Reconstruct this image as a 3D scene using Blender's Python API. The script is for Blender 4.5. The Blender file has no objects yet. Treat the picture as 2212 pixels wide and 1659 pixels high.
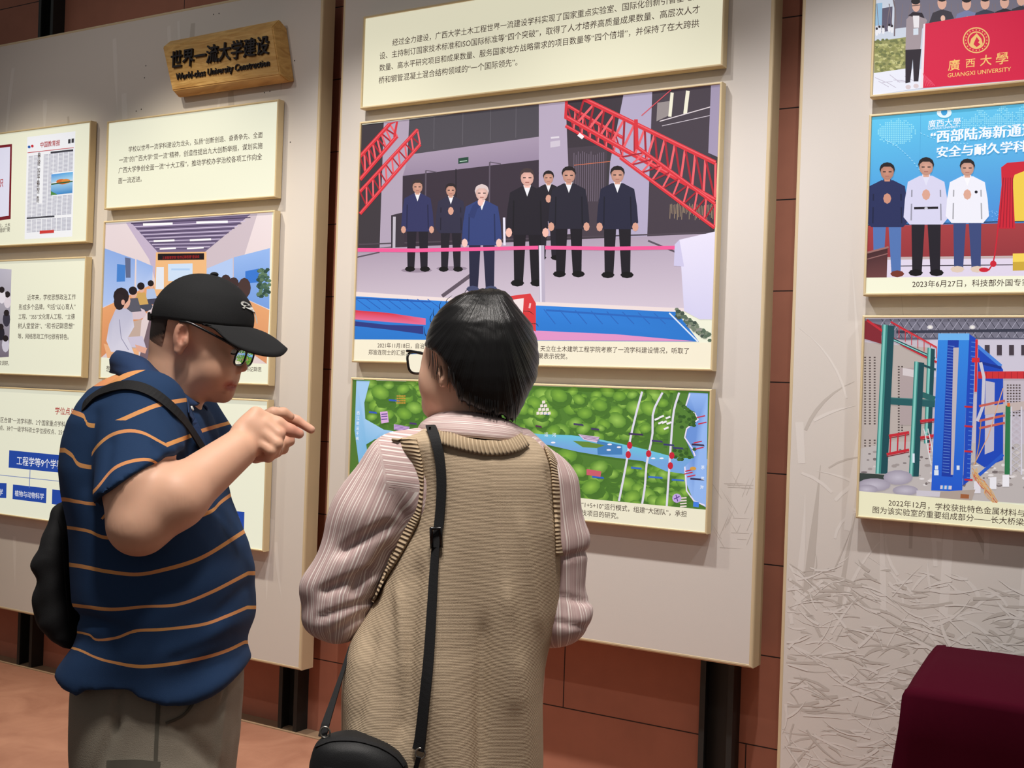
import bpy, bmesh, math, random
import numpy as np
from mathutils import Vector, Matrix

# ---------------------------------------------------------------- camera, light, exposure
W, H = 2212.0, 1659.0
F = 2550.15                                   # focal length in pixels
CR = np.array([0.85078383, 0.52442567, 0.03383182])     # camera right
CU = np.array([-0.02891197, -0.01757085, 0.99942752])   # camera up
CF = np.array([-0.5247192, 0.85127492, -0.00021318])    # camera forward
CAM = np.array([0.0, 0.0, 1.5])
scene = bpy.context.scene
col = scene.collection
cd = bpy.data.cameras.new('camera')
cam = bpy.data.objects.new('camera', cd)
col.objects.link(cam)
cd.sensor_fit = 'HORIZONTAL'
cd.sensor_width = 36.0
cd.lens = 36.0 * F / W
cd.clip_start = 0.05
cam.matrix_world = Matrix(((CR[0], CU[0], -CF[0], CAM[0]), (CR[1], CU[1], -CF[1], CAM[1]),
                           (CR[2], CU[2], -CF[2], CAM[2]), (0, 0, 0, 1)))
scene.camera = cam

wd = bpy.data.worlds.new('hall')
scene.world = wd
wd.use_nodes = True
wd.node_tree.nodes['Background'].inputs[0].default_value = (1.0, 0.96, 0.93, 1)
wd.node_tree.nodes['Background'].inputs[1].default_value = 0.15

vs = scene.view_settings
vs.view_transform = 'Standard'
vs.look = 'None'
vs.exposure = 0.0
vs.gamma = 1.0
vs.use_curve_mapping = False
scene.display_settings.display_device = 'sRGB'
scene.cycles.max_bounces = 6
scene.cycles.sample_clamp_indirect = 4.0


def spot(x, y, z, tx, ty, tz, watt, size, blend, color=(1, .9, .78), rad=.035):
    l = bpy.data.lights.new('track_or_fill_spot', 'SPOT')
    l.energy = watt
    l.spot_size = math.radians(size)
    l.spot_blend = blend
    l.color = color
    l.shadow_soft_size = rad
    o = bpy.data.objects.new('track_or_fill_spot', l)
    col.objects.link(o)
    o.location = (x, y, z)
    o.rotation_euler = (Vector((tx, ty, tz)) - Vector((x, y, z))).to_track_quat('-Z', 'Y').to_euler()
    return o


# the two tracks of ceiling spots that wash the display boards
for (x, e, c) in ((-5.0, 122, (1, .90, .74)), (-3.95, 158, (1, .90, .74)), (-2.9, 160, (1, .95, .89)), (-1.95, 156, (1, .97, .96)), (-0.95, 138, (1, .97, .97)), (0.2, 138, (1, .97, .97))):
    spot(x, 2.80, 3.45, x, 3.42, 0.45, e * 1.08, 90, 1.0, c)
for (x, e) in ((-4.3, 44), (-2.3, 46), (-0.2, 44)):
    spot(x, 1.12, 3.99, x, 3.69, 1.6, e, 74, 0.7, (1, .95, .90))
# unseen fill spots added overhead to brighten the visitors, kept off the boards
for (x, y, tx, ty, e) in ((-0.35, 0.75, -0.95, 1.85, 290), (-1.0, 0.75, -1.75, 1.85, 290), (-1.9, 1.3, -1.5, 1.9, 60)):
    spot(x, y, 4.2, tx, ty, 0.9, e, 40, 1.0, (1, .94, .88), .18)


# ---------------------------------------------------------------- pixel rays and small helpers
def ray(px, py):
    d = CF + (px - W / 2) / F * CR - (py - H / 2) / F * CU
    return d / d[1]


def onplane(px, py, Y):
    """point of the wall-parallel plane y=Y seen at the photograph's pixel (px, py)"""
    return CAM + ray(px, py) * Y


def lin(c):
    """sRGB 0-255 -> linear"""
    o = []
    for v in c[:3]:
        v = v / 255.0
        o.append(v / 12.92 if v <= .04045 else ((v + .055) / 1.055) ** 2.4)
    return (o[0], o[1], o[2], 1.0)


def mat(name, rgb, rough=.6, metal=0., spec=.4, noise=0., nscale=30., bump=0., bscale=200., sheen=0., emis=0.):
    m = bpy.data.materials.new(name)
    m.use_nodes = True
    nt = m.node_tree
    b = nt.nodes['Principled BSDF']
    b.inputs['Base Color'].default_value = lin(rgb)
    b.inputs['Roughness'].default_value = rough
    b.inputs['Metallic'].default_value = metal
    b.inputs['Specular IOR Level'].default_value = spec
    if sheen:
        b.inputs['Sheen Weight'].default_value = sheen
        b.inputs['Sheen Roughness'].default_value = .5
    if noise or bump:
        tc = nt.nodes.new('ShaderNodeTexCoord')
    if noise:
        n = nt.nodes.new('ShaderNodeTexNoise')
        n.inputs['Scale'].default_value = nscale
        n.inputs['Detail'].default_value = 5
        nt.links.new(tc.outputs['Object'], n.inputs['Vector'])
        mx = nt.nodes.new('ShaderNodeMix')
        mx.data_type = 'RGBA'
        c = lin(rgb)
        mx.inputs[6].default_value = tuple(v * (1 - noise) for v in c[:3]) + (1,)
        mx.inputs[7].default_value = tuple(min(1, v * (1 + noise)) for v in c[:3]) + (1,)
        nt.links.new(n.outputs['Fac'], mx.inputs[0])
        nt.links.new(mx.outputs[2], b.inputs['Base Color'])
    if bump:
        n2 = nt.nodes.new('ShaderNodeTexNoise')
        n2.inputs['Scale'].default_value = bscale
        n2.inputs['Detail'].default_value = 3
        nt.links.new(tc.outputs['Object'], n2.inputs['Vector'])
        bp = nt.nodes.new('ShaderNodeBump')
        bp.inputs['Strength'].default_value = bump
        bp.inputs['Distance'].default_value = .004
        nt.links.new(n2.outputs['Fac'], bp.inputs['Height'])
        nt.links.new(bp.outputs['Normal'], b.inputs['Normal'])
    return m


def link(name, me, m=None, parent=None, smooth=False):
    o = bpy.data.objects.new(name, me)
    col.objects.link(o)
    if m is not None:
        me.materials.append(m)
    if parent is not None:
        o.parent = parent
        o.matrix_parent_inverse = parent.matrix_world.inverted() if False else Matrix.Translation(-Vector(parent.location))
    if smooth:
        me.polygons.foreach_set('use_smooth', [True] * len(me.polygons))
    return o


def mesh(name, V, Fc, m=None, parent=None, smooth=False):
    me = bpy.data.meshes.new(name)
    me.from_pydata([tuple(map(float, v)) for v in V], [], [tuple(map(int, f)) for f in Fc])
    me.update()
    return link(name, me, m, parent, smooth)


def from_bm(name, bm, m=None, parent=None, smooth=False):
    me = bpy.data.meshes.new(name)
    bmesh.ops.recalc_face_normals(bm, faces=bm.faces[:])
    bm.to_mesh(me)
    bm.free()
    return link(name, me, m, parent, smooth)


def empty(name, loc):
    o = bpy.data.objects.new(name, None)
    col.objects.link(o)
    o.location = tuple(map(float, loc))
    o.empty_display_size = .1
    return o


def tag(o, label, cat, group=None):
    o['label'] = label
    o['category'] = cat
    if group:
        o['group'] = group
    return o


def struct(o):
    o['kind'] = 'structure'
    return o


def box(bm, x0, x1, y0, y1, z0, z1, bev=0.):
    vs_ = [bm.verts.new(p) for p in ((x0, y0, z0), (x1, y0, z0), (x1, y1, z0), (x0, y1, z0),
                                     (x0, y0, z1), (x1, y0, z1), (x1, y1, z1), (x0, y1, z1))]
    fs = [bm.faces.new([vs_[i] for i in f]) for f in
          ((0, 3, 2, 1), (4, 5, 6, 7), (0, 1, 5, 4), (1, 2, 6, 5), (2, 3, 7, 6), (3, 0, 4, 7))]
    if bev:
        es = list({e for f in fs for e in f.edges})
        bmesh.ops.bevel(bm, geom=es, offset=bev, segments=2, affect='EDGES')


def rect_frame(x0, x1, z0, z1, profile):
    """mitred ring around a rectangle; profile = (inset, y) pairs"""
    V, Fc = [], []
    n = len(profile)
    for (o, y) in profile:
        V += [(x0 + o, y, z0 + o), (x1 - o, y, z0 + o), (x1 - o, y, z1 - o), (x0 + o, y, z1 - o)]
    for i in range(n - 1):
        for k in range(4):
            a, b = i * 4 + k, i * 4 + (k + 1) % 4
            Fc.append((a, b, b + 4, a + 4))
    return V, Fc


def tube(pts, rad, seg=8, caps=True):
    """tube through 3D points; rad is a number or a list"""
    pts = [np.array(p, float) for p in pts]
    n = len(pts)
    rr = [rad] * n if np.isscalar(rad) else list(rad)
    V, Fc = [], []
    up = np.array([0., 0., 1.])
    prev = None
    for i in range(n):
        t = pts[min(i + 1, n - 1)] - pts[max(i - 1, 0)]
        t = t / (np.linalg.norm(t) + 1e-12)
        if prev is None:
            a = np.cross(t, up if abs(t[2]) < .9 else np.array([1., 0, 0]))
        else:
            a = prev - t * np.dot(prev, t)
        a = a / (np.linalg.norm(a) + 1e-12)
        prev = a
        b = np.cross(t, a)
        for k in range(seg):
            an = 2 * math.pi * k / seg
            V.append(pts[i] + rr[i] * (math.cos(an) * a + math.sin(an) * b))
    for i in range(n - 1):
        for k in range(seg):
            Fc.append((i * seg + k, i * seg + (k + 1) % seg, (i + 1) * seg + (k + 1) % seg, (i + 1) * seg + k))
    if caps:
        Fc.append(tuple(range(seg))[::-1])
        Fc.append(tuple(range((n - 1) * seg, n * seg)))
    return V, Fc


def merge(parts):
    V, Fc = [], []
    for (v, f) in parts:
        o = len(V)
        V += [tuple(p) for p in v]
        Fc += [tuple(i + o for i in q) for q in f]
    return V, Fc


def spline(pts, n):
    """Catmull-Rom through points, n samples"""
    P = np.array(pts, float)
    P = np.vstack([2 * P[0] - P[1], P, 2 * P[-1] - P[-2]])
    m = len(P) - 3
    out = []
    for t in np.linspace(0, m - 1e-9, n):
        i = int(t)
        s = t - i
        p0, p1, p2, p3 = P[i:i + 4]
        out.append(.5 * ((2 * p1) + (p2 - p0) * s + (2 * p0 - 5 * p1 + 4 * p2 - p3) * s * s + (3 * p1 - p0 - 3 * p2 + p3) * s ** 3))
    return np.array(out)


# ---------------------------------------------------------------- lettering from the built-in font
_glyph = {}


def text_geo(body, bold=0.):
    key = (body, bold)
    if key in _glyph:
        return _glyph[key]
    c = bpy.data.curves.new('lettering', 'FONT')
    c.body = body
    c.resolution_u = 2
    c.offset = bold
    o = bpy.data.objects.new('lettering', c)
    col.objects.link(o)
    bpy.context.view_layer.update()
    dg = bpy.context.evaluated_depsgraph_get()
    me = o.evaluated_get(dg).to_mesh()
    V = np.empty(len(me.vertices) * 3)
    me.vertices.foreach_get('co', V)
    V = V.reshape(-1, 3)[:, :2].copy()
    Fc = [tuple(p.vertices) for p in me.polygons]
    o.evaluated_get(dg).to_mesh_clear()
    bpy.data.objects.remove(o)
    bpy.data.curves.remove(c)
    _glyph[key] = (V, Fc)
    return _glyph[key]


def text_on(body, pl, pr, Y, dy=0., bold=0., aspect=1.):
    """one line of writing on plane y=Y, from pixel pl (first character's lower left) to pixel pr (last one's lower right)"""
    V, Fc = text_geo(body, bold)
    a, b = onplane(pl[0], pl[1], Y), onplane(pr[0], pr[1], Y)
    x0, x1 = V[:, 0].min(), V[:, 0].max()
    s = (b[0] - a[0]) / max(x1 - x0, 1e-6)
    y0 = -.09 if V[:, 1].max() > .3 else 0.
    z = (a[2] + b[2]) / 2
    P = np.stack([a[0] + (V[:, 0] - x0) * s, np.full(len(V), Y - dy), z + (V[:, 1] - y0) * s * aspect], 1)
    return P.tolist(), Fc
# ---------------------------------------------------------------- the room shell
YW = 3.845      # tiled wall
YB = 3.693      # front of the display boards
YP = 3.653      # front of the light boxes on them
DK = 3.775      # back of the display boards

# terracotta wall: 0.307 m courses with dark open joints, plank joints staggered
mw = bpy.data.materials.new('terracotta_tiles')
mw.use_nodes = True
nt = mw.node_tree
b = nt.nodes['Principled BSDF']
tc = nt.nodes.new('ShaderNodeTexCoord')
mp = nt.nodes.new('ShaderNodeMapping')
mp.inputs['Rotation'].default_value = (math.radians(90), 0, 0)
mp.inputs['Location'].default_value = (.53, 0.002, 0)
nt.links.new(tc.outputs['Object'], mp.inputs['Vector'])
br = nt.nodes.new('ShaderNodeTexBrick')
br.inputs['Color1'].default_value = lin((178, 116, 92))
br.inputs['Color2'].default_value = lin((168, 106, 84))
br.inputs['Mortar'].default_value = lin((38, 22, 18))
br.inputs['Scale'].default_value = 1.0
br.inputs['Mortar Size'].default_value = .0022
br.inputs['Mortar Smooth'].default_value = .1
br.inputs['Brick Width'].default_value = 1.42
br.inputs['Row Height'].default_value = .307
sx = nt.nodes.new('ShaderNodeSeparateXYZ')
cx = nt.nodes.new('ShaderNodeCombineXYZ')
nt.links.new(tc.outputs['Object'], sx.inputs[0])
ad = nt.nodes.new('ShaderNodeMath')
ad.operation = 'ADD'
ad.inputs[1].default_value = 9.2
nt.links.new(sx.outputs[0], ad.inputs[0])
nt.links.new(ad.outputs[0], cx.inputs[0])
nt.links.new(sx.outputs[2], cx.inputs[1])
nt.links.new(cx.outputs[0], br.inputs['Vector'])
ns = nt.nodes.new('ShaderNodeTexNoise')
ns.inputs['Scale'].default_value = 9.
ns.inputs['Detail'].default_value = 8
nt.links.new(tc.outputs['Object'], ns.inputs['Vector'])
mx = nt.nodes.new('ShaderNodeMix')
mx.data_type = 'RGBA'
mx.blend_type = 'MULTIPLY'
mx.inputs[0].default_value = .25
nt.links.new(br.outputs['Color'], mx.inputs[6])
nt.links.new(ns.outputs['Fac'], mx.inputs[7])
nt.links.new(mx.outputs[2], b.inputs['Base Color'])
b.inputs['Roughness'].default_value = .75
bp = nt.nodes.new('ShaderNodeBump')
bp.inputs['Strength'].default_value = .6
bp.inputs['Distance'].default_value = .004
bp.invert = True
nt.links.new(br.outputs['Fac'], bp.inputs['Height'])
nt.links.new(bp.outputs['Normal'], b.inputs['Normal'])
bm = bmesh.new()
box(bm, -9, 4, YW, YW + .2, 0, 4.4)
struct(from_bm('wall_back', bm, mw))

# floor: brick red carpet with worn, wrinkled lighter patches
mf = bpy.data.materials.new('floor_carpet')
mf.use_nodes = True
nt = mf.node_tree
b = nt.nodes['Principled BSDF']
tc = nt.nodes.new('ShaderNodeTexCoord')
n1 = nt.nodes.new('ShaderNodeTexNoise')
n1.inputs['Scale'].default_value = 3.5
n1.inputs['Detail'].default_value = 10
n1.inputs['Distortion'].default_value = 1.2
nt.links.new(tc.outputs['Object'], n1.inputs['Vector'])
rp = nt.nodes.new('ShaderNodeValToRGB')
rp.color_ramp.elements[0].position = .3
rp.color_ramp.elements[0].color = lin((140, 92, 70))
rp.color_ramp.elements[1].position = .72
rp.color_ramp.elements[1].color = lin((164, 116, 92))
nt.links.new(n1.outputs['Fac'], rp.inputs[0])
nt.links.new(rp.outputs[0], b.inputs['Base Color'])
b.inputs['Roughness'].default_value = .7
n2 = nt.nodes.new('ShaderNodeTexNoise')
n2.inputs['Scale'].default_value = 14
n2.inputs['Detail'].default_value = 6
nt.links.new(tc.outputs['Object'], n2.inputs['Vector'])
bp = nt.nodes.new('ShaderNodeBump')
bp.inputs['Strength'].default_value = .35
bp.inputs['Distance'].default_value = .01
nt.links.new(n2.outputs['Fac'], bp.inputs['Height'])
nt.links.new(bp.outputs['Normal'], b.inputs['Normal'])
bm = bmesh.new()
box(bm, -9, 4, -4, YW, -.1, 0)
struct(from_bm('floor', bm, mf))
# the bare stone strip left between the carpet edge and the wall
mstone = mat('stone_strip', (150, 124, 98), .6, noise=.15, nscale=25)
bm = bmesh.new()
box(bm, -9, 4, YW - .082, YW, 0, .004)
struct(from_bm('trim_1', bm, mstone))

# ---------------------------------------------------------------- the display boards
m_canvas = mat('board_canvas', (211, 204, 196), .8, noise=.02, nscale=3, bump=.08, bscale=900)
m_edge = mat('board_edge', (206, 186, 150), .55, noise=.08, nscale=6)
m_post = mat('post_steel', (52, 55, 54), .45, metal=.6, noise=.1, nscale=4)
m_hole = mat('screw_hole', (44, 38, 34), .9)
m_light = mat('mural_light', (219, 213, 206), .85)
m_dark = mat('mural_shade', (191, 183, 174), .85)


def leaf(rng, x, z, ang, ln, wd, curl, Y, n=7):
    """one printed blade: a tapering curved strip lying on plane y=Y"""
    V, Fc = [], []
    px, pz, a = x, z, ang
    for i in range(n):
        t = i / (n - 1)
        w = wd * (.35 + .65 * math.sin(math.pi * min(1, .25 + .75 * t))) * (1 - .85 * t * t)
        V += [(px - math.sin(a) * w, Y, pz + math.cos(a) * w), (px + math.sin(a) * w, Y, pz - math.cos(a) * w)]
        px += math.cos(a) * ln / (n - 1)
        pz += math.sin(a) * ln / (n - 1)
        a += curl / (n - 1)
    for i in range(n - 1):
        Fc.append((2 * i, 2 * i + 2, 2 * i + 3, 2 * i + 1))
    return V, Fc


def clip_mesh(V, Fc, x0, x1, z0, z1):
    keep = []
    for f in Fc:
        if all(x0 < V[i][0] < x1 and z0 < V[i][2] < z1 for i in f):
            keep.append(f)
    return V, keep


HOLES = [(461, 31), (473, 29), (571, 200), (583, 197), (636, 131), (294, 240), (305, 236), (315, 142), (312, 168), (604, 880), (627, 307)]


def board(name, x0, x1, z0, z1, label, mural, seed):
    """canvas on a frame; the faint mural and the old screw holes are print and marks of the canvas itself"""
    root = empty(name, ((x0 + x1) / 2, YB, z0))
    tag(root, label, 'display board', 'display boards along the tiled wall')
    bm = bmesh.new()
    box(bm, x0 + .006, x1 - .006, YB + .0008, DK, z0 + .006, z1 - .006)
    o = from_bm('canvas_panel', bm, m_canvas, root)
    rng = random.Random(seed)
    lt, dk, hl = [], [], []
    mural(rng, lt, dk)
    for (px, py) in HOLES:
        c = onplane(px, py, YB)
        hl.append(([(c[0] + .003 * math.cos(k * .785), YB + .0003, c[2] + .003 * math.sin(k * .785)) for k in range(8)], [tuple(range(8))]))
    V = [tuple(v.co) for v in o.data.vertices]
    Fc = [tuple(p.vertices) for p in o.data.polygons]
    mi = [0] * len(Fc)
    for k, parts in ((1, dk), (2, lt), (3, hl)):
        if parts:
            v, f = merge([clip_mesh(v, f, x0 + .015, x1 - .015, z0 + .015, z1 - .015) for v, f in parts])
            used = sorted({i for q in f for i in q})
            mp_ = {i: k2 + len(V) for k2, i in enumerate(used)}
            V += [v[i] for i in used]
            Fc += [tuple(mp_[i] for i in q) for q in f]
            mi += [k] * len(f)
    me = bpy.data.meshes.new('canvas_panel')
    me.from_pydata(V, [], Fc)
    for m_ in (m_canvas, m_dark, m_light, m_hole):
        me.materials.append(m_)
    me.polygons.foreach_set('material_index', mi)
    me.update()
    o.data = me
    V, Fc = rect_frame(x0, x1, z0, z1, [(.012, DK - .0005), (0, DK - .006), (0, YB + .007), (.002, YB + .002), (.006, YB), (.011, YB), (.0125, YB + .0008)])
    mesh('edge_frame', V, Fc, m_edge, root)
    return root


def lay(lst, i):
    return YB + .0006 - .0000006 * len(lst) - .00001 * i


def mural_left(rng, lt, dk):
    for i in range(26):                                   # pale drips and stalks near the top and the foot
        x = rng.uniform(-5.3, -3.4)
        z = rng.choice((rng.uniform(2.7, 3.08), rng.uniform(.32, .9)))
        (lt if rng.random() < .5 else dk).append(leaf(rng, x, z, -math.pi / 2 + rng.uniform(-.15, .15), rng.uniform(.15, .5), rng.uniform(.008, .022), rng.uniform(-.2, .2), lay(lt, 0) if rng.random() < .5 else lay(dk, 1)))


def mural_mid(rng, lt, dk):
    for i in range(30):                                   # a faint bridge drawing by the right edge
        x = -1.45 + .017 * (i % 6) + rng.uniform(-.01, .01)
        z = rng.uniform(.98, 1.2)
        dk.append(leaf(rng, x, z, rng.choice((.05, 1.2, 2.2)), rng.uniform(.03, .1), .0012, 0, lay(dk, 1)))


def mural_right(rng, lt, dk):
    for i in range(46):                                   # standing stalks
        x = rng.uniform(-1.2, .9)
        z = rng.uniform(.8, 1.3)
        s, y = (lt, lay(lt, 2)) if rng.random() < .7 else (dk, lay(dk, 1))
        s.append(leaf(rng, x, z, math.pi / 2 + rng.uniform(-.1, .1), rng.uniform(.3, .8), rng.uniform(.006, .016), rng.uniform(-.15, .15), y))
    for i in range(110):                                  # drooping blades
        x = rng.uniform(-1.2, .9)
        z = rng.uniform(.72, 1.5)
        s, y = (lt, lay(lt, 2)) if rng.random() < .75 else (dk, lay(dk, 1))
        a = rng.choice((.9, 2.2)) + rng.uniform(-.5, .5)
        s.append(leaf(rng, x, z, a, rng.uniform(.08, .3), rng.uniform(.003, .008), (1 if a < 1.57 else -1) * -rng.uniform(.4, 1.5), y))
    for i in range(1500):                                 # the tangle of cut straw at the foot
        x = rng.uniform(-1.25, .9)
        z = .25 + .72 * rng.random() ** 1.1
        s, y = (lt, lay(lt, 3)) if rng.random() < .58 else (dk, lay(dk, 2))
        a = rng.gauss(0, .35) if rng.random() < .75 else rng.uniform(-1.4, 1.4)
        s.append(leaf(rng, x, z, a + rng.choice((0, math.pi)), rng.uniform(.03, .16), rng.uniform(.0015, .006), rng.uniform(-1., 1.), y, 5))


board('display_board', -6.2, -3.249, .292, 3.127, 'cream display board carrying the carved wooden sign, behind the man in the cap', mural_left, 3)
board('display_board', -3.143, -1.322, .600, 3.127, 'cream display board with red truss photo and green map, between the other two boards', mural_mid, 5)
board('display_board', -1.232, 2.2, .02, 3.127, 'cream display board with straw and cane mural, behind the maroon draped table', mural_right, 9)

# ---------------------------------------------------------------- steel channel posts behind the boards


def post(x0, x1, top, label):
    """U channel, open to the front"""
    bm = bmesh.new()
    t = .008
    y0, y1 = DK + .001, YW
    prof = [(x0, y0), (x0 + .02, y0), (x0 + .02, y0 + t), (x0 + t, y0 + t), (x0 + t, y1 - t), (x1 - t, y1 - t), (x1 - t, y0 + t), (x1 - .02, y0 + t), (x1 - .02, y0), (x1, y0), (x1, y1), (x0, y1)]
    lo = [bm.verts.new((x, y, .004)) for x, y in prof]
    hi = [bm.verts.new((x, y, top)) for x, y in prof]
    n = len(prof)
    for i in range(n):
        bm.faces.new((lo[i], lo[(i + 1) % n], hi[(i + 1) % n], hi[i]))
    bm.faces.new(lo[::-1])
    bm.faces.new(hi)
    o = from_bm('support_post', bm, m_post)
    tag(o, label, 'post', 'steel channel posts behind the boards')


post(-5.2, -5.085, 4.4, 'dark steel channel post rising above the left board by the carved sign')
post(-3.44, -3.335, 3.05, 'dark steel channel post under the left board, between the two visitors')
post(-1.535, -1.415, 3.05, 'dark steel channel post under the middle board, beside the straw mural')
# ---------------------------------------------------------------- light boxes with printed faces
m_frame = mat('lightbox_frame', (214, 194, 152), .5, noise=.06, nscale=5)
m_back = mat('lightbox_backing', (60, 50, 40), .8)


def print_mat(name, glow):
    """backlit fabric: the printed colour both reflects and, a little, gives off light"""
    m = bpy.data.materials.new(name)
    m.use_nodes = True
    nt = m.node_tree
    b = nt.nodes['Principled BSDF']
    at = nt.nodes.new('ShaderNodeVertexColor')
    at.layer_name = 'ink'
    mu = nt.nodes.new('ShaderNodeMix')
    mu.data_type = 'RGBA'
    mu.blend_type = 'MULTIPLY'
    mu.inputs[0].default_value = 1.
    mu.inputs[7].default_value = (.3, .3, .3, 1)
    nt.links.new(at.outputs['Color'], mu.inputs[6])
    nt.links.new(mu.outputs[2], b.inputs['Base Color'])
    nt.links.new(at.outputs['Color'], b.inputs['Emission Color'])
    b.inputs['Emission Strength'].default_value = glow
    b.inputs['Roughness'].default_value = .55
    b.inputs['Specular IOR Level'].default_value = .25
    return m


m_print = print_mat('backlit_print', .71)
m_red_ink, m_white_ink, m_gold = (176, 40, 40), (246, 250, 255), (246, 200, 116)
CREAM = (240, 241, 219)


pending = []


class Art:
    """flat printed picture: coloured polygons given in photograph pixels, laid on plane y=Y in order"""

    def __init__(s, Y, clip=None):
        s.Y, s.k, s.clip = Y, 0, clip
        s.V, s.Fc, s.C = [], [], []

    def _add(s, pts, cols):
        s.k += 1
        o = len(s.V)
        for p in pts:
            q = onplane(p[0], p[1], s.Y)
            s.V.append((q[0], s.k, q[2]))
        s.C += [lin(c) for c in cols]
        return o

    def poly(s, c, pts, c2=None):
        """filled outline; c2 (optional) is the colour of the second half of the points"""
        n = len(pts)
        cols = [c] * n if c2 is None else [c] * (n // 2) + [c2] * (n - n // 2)
        o = s._add(pts, cols)
        s.Fc.append(tuple(range(o, o + n)))

    def line(s, c, pts, w, w2=None):
        P = np.array(pts, float)
        w2 = w if w2 is None else w2
        q = []
        n = len(P)
        for i in range(n):
            t = P[min(i + 1, n - 1)] - P[max(i - 1, 0)]
            t = t / (np.linalg.norm(t) + 1e-9)
            h = (w + (w2 - w) * i / max(1, n - 1)) / 2
            q += [(P[i][0] - t[1] * h, P[i][1] + t[0] * h), (P[i][0] + t[1] * h, P[i][1] - t[0] * h)]
        o = s._add(q, [c] * len(q))
        for i in range(n - 1):
            s.Fc.append((o + 2 * i, o + 2 * i + 2, o + 2 * i + 3, o + 2 * i + 1))

    def ell(s, c, cx_, cy_, rx, ry, n=12, edge=None, rot=0.):
        pts = [(cx_, cy_)]
        for i in range(n):
            a = 2 * math.pi * i / n
            x, y = rx * math.cos(a), ry * math.sin(a)
            pts.append((cx_ + x * math.cos(rot) - y * math.sin(rot), cy_ + x * math.sin(rot) + y * math.cos(rot)))
        o = s._add(pts, [c] + [edge or c] * n)
        for i in range(n):
            s.Fc.append((o, o + 1 + i, o + 1 + (i + 1) % n))

    def grad(s, cs, pts):
        """quad with one colour per corner"""
        o = s._add(pts, cs)
        s.Fc.append(tuple(range(o, o + len(pts))))

    def person(s, x, y0, y1, top, legs, skin=(214, 160, 140), hair=(36, 30, 32), shirt=(235, 235, 240), arms='down', w=1., shoe=(20, 18, 20)):
        """a small standing figure of the printed photo, head top y0, soles y1"""
        h = y1 - y0
        u = h / 7.4
        k = u * w
        for sx_ in (-1, 1):
            s.poly(legs, [(x + sx_ * k * .05, y0 + 3.6 * u), (x + sx_ * k * .85, y0 + 3.6 * u), (x + sx_ * k * .8, y0 + 7.05 * u), (x + sx_ * k * .25, y0 + 7.05 * u)])
            s.ell(shoe, x + sx_ * k * .6, y0 + 7.15 * u, k * .42, u * .22, 8)
        s.poly(top, [(x - k * .35, y0 + 1.12 * u), (x + k * .35, y0 + 1.12 * u), (x + k * 1.05, y0 + 1.5 * u), (x + k * 1.22, y0 + 2.6 * u), (x + k * 1.3, y0 + 3.7 * u),
                     (x + k * .95, y0 + 4.15 * u), (x - k * .95, y0 + 4.15 * u), (x - k * 1.3, y0 + 3.7 * u), (x - k * 1.22, y0 + 2.6 * u), (x - k * 1.05, y0 + 1.5 * u)])
        dk = tuple(int(v * .72) for v in top)
        s.line(dk, [(x - k * .82, y0 + 2 * u), (x - k * .86, y0 + 3.9 * u)], u * .09)
        s.line(dk, [(x + k * .82, y0 + 2 * u), (x + k * .86, y0 + 3.9 * u)], u * .09)
        s.poly(shirt, [(x - k * .24, y0 + 1.05 * u), (x + k * .24, y0 + 1.05 * u), (x, y0 + 1.75 * u)])
        if arms == 'down':
            for sx_ in (-1, 1):
                s.ell(skin, x + sx_ * k * 1.12, y0 + 4.0 * u, k * .2, u * .3, 8)
        else:
            s.line(top, [(x - k * 1.05, y0 + 2.7 * u), (x - k * .2, y0 + 2.5 * u)], u * .4)
            s.line(top, [(x + k * 1.05, y0 + 2.7 * u), (x + k * .2, y0 + 2.5 * u)], u * .4)
            s.ell(skin, x, y0 + 2.3 * u, k * .24, u * .34, 8)
        s.poly(skin, [(x - k * .2, y0 + .8 * u), (x + k * .2, y0 + .8 * u), (x + k * .16, y0 + 1.2 * u), (x - k * .16, y0 + 1.2 * u)])
        s.ell(hair, x, y0 + .42 * u, k * .46, u * .46, 12)
        s.ell(skin, x, y0 + .6 * u, k * .4, u * .5, 12, tuple(int(v * .86) for v in skin))
        s.poly(hair, [(x - k * .42, y0 + .45 * u), (x - k * .36, y0 + .12 * u), (x, y0 - .02 * u), (x + k * .36, y0 + .12 * u), (x + k * .42, y0 + .45 * u), (x + k * .2, y0 + .25 * u), (x - k * .2, y0 + .25 * u)])
        ey = y0 + .58 * u
        s.line((50, 40, 40), [(x - k * .26, ey), (x - k * .08, ey)], u * .07)
        s.line((50, 40, 40), [(x + k * .08, ey), (x + k * .26, ey)], u * .07)
        s.line((170, 110, 100), [(x - k * .12, y0 + .87 * u), (x + k * .12, y0 + .87 * u)], u * .06)

    def build(s, name, parent, m=None):
        s.job, s.T = (name, parent, m), []
        pending.append(s)

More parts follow.
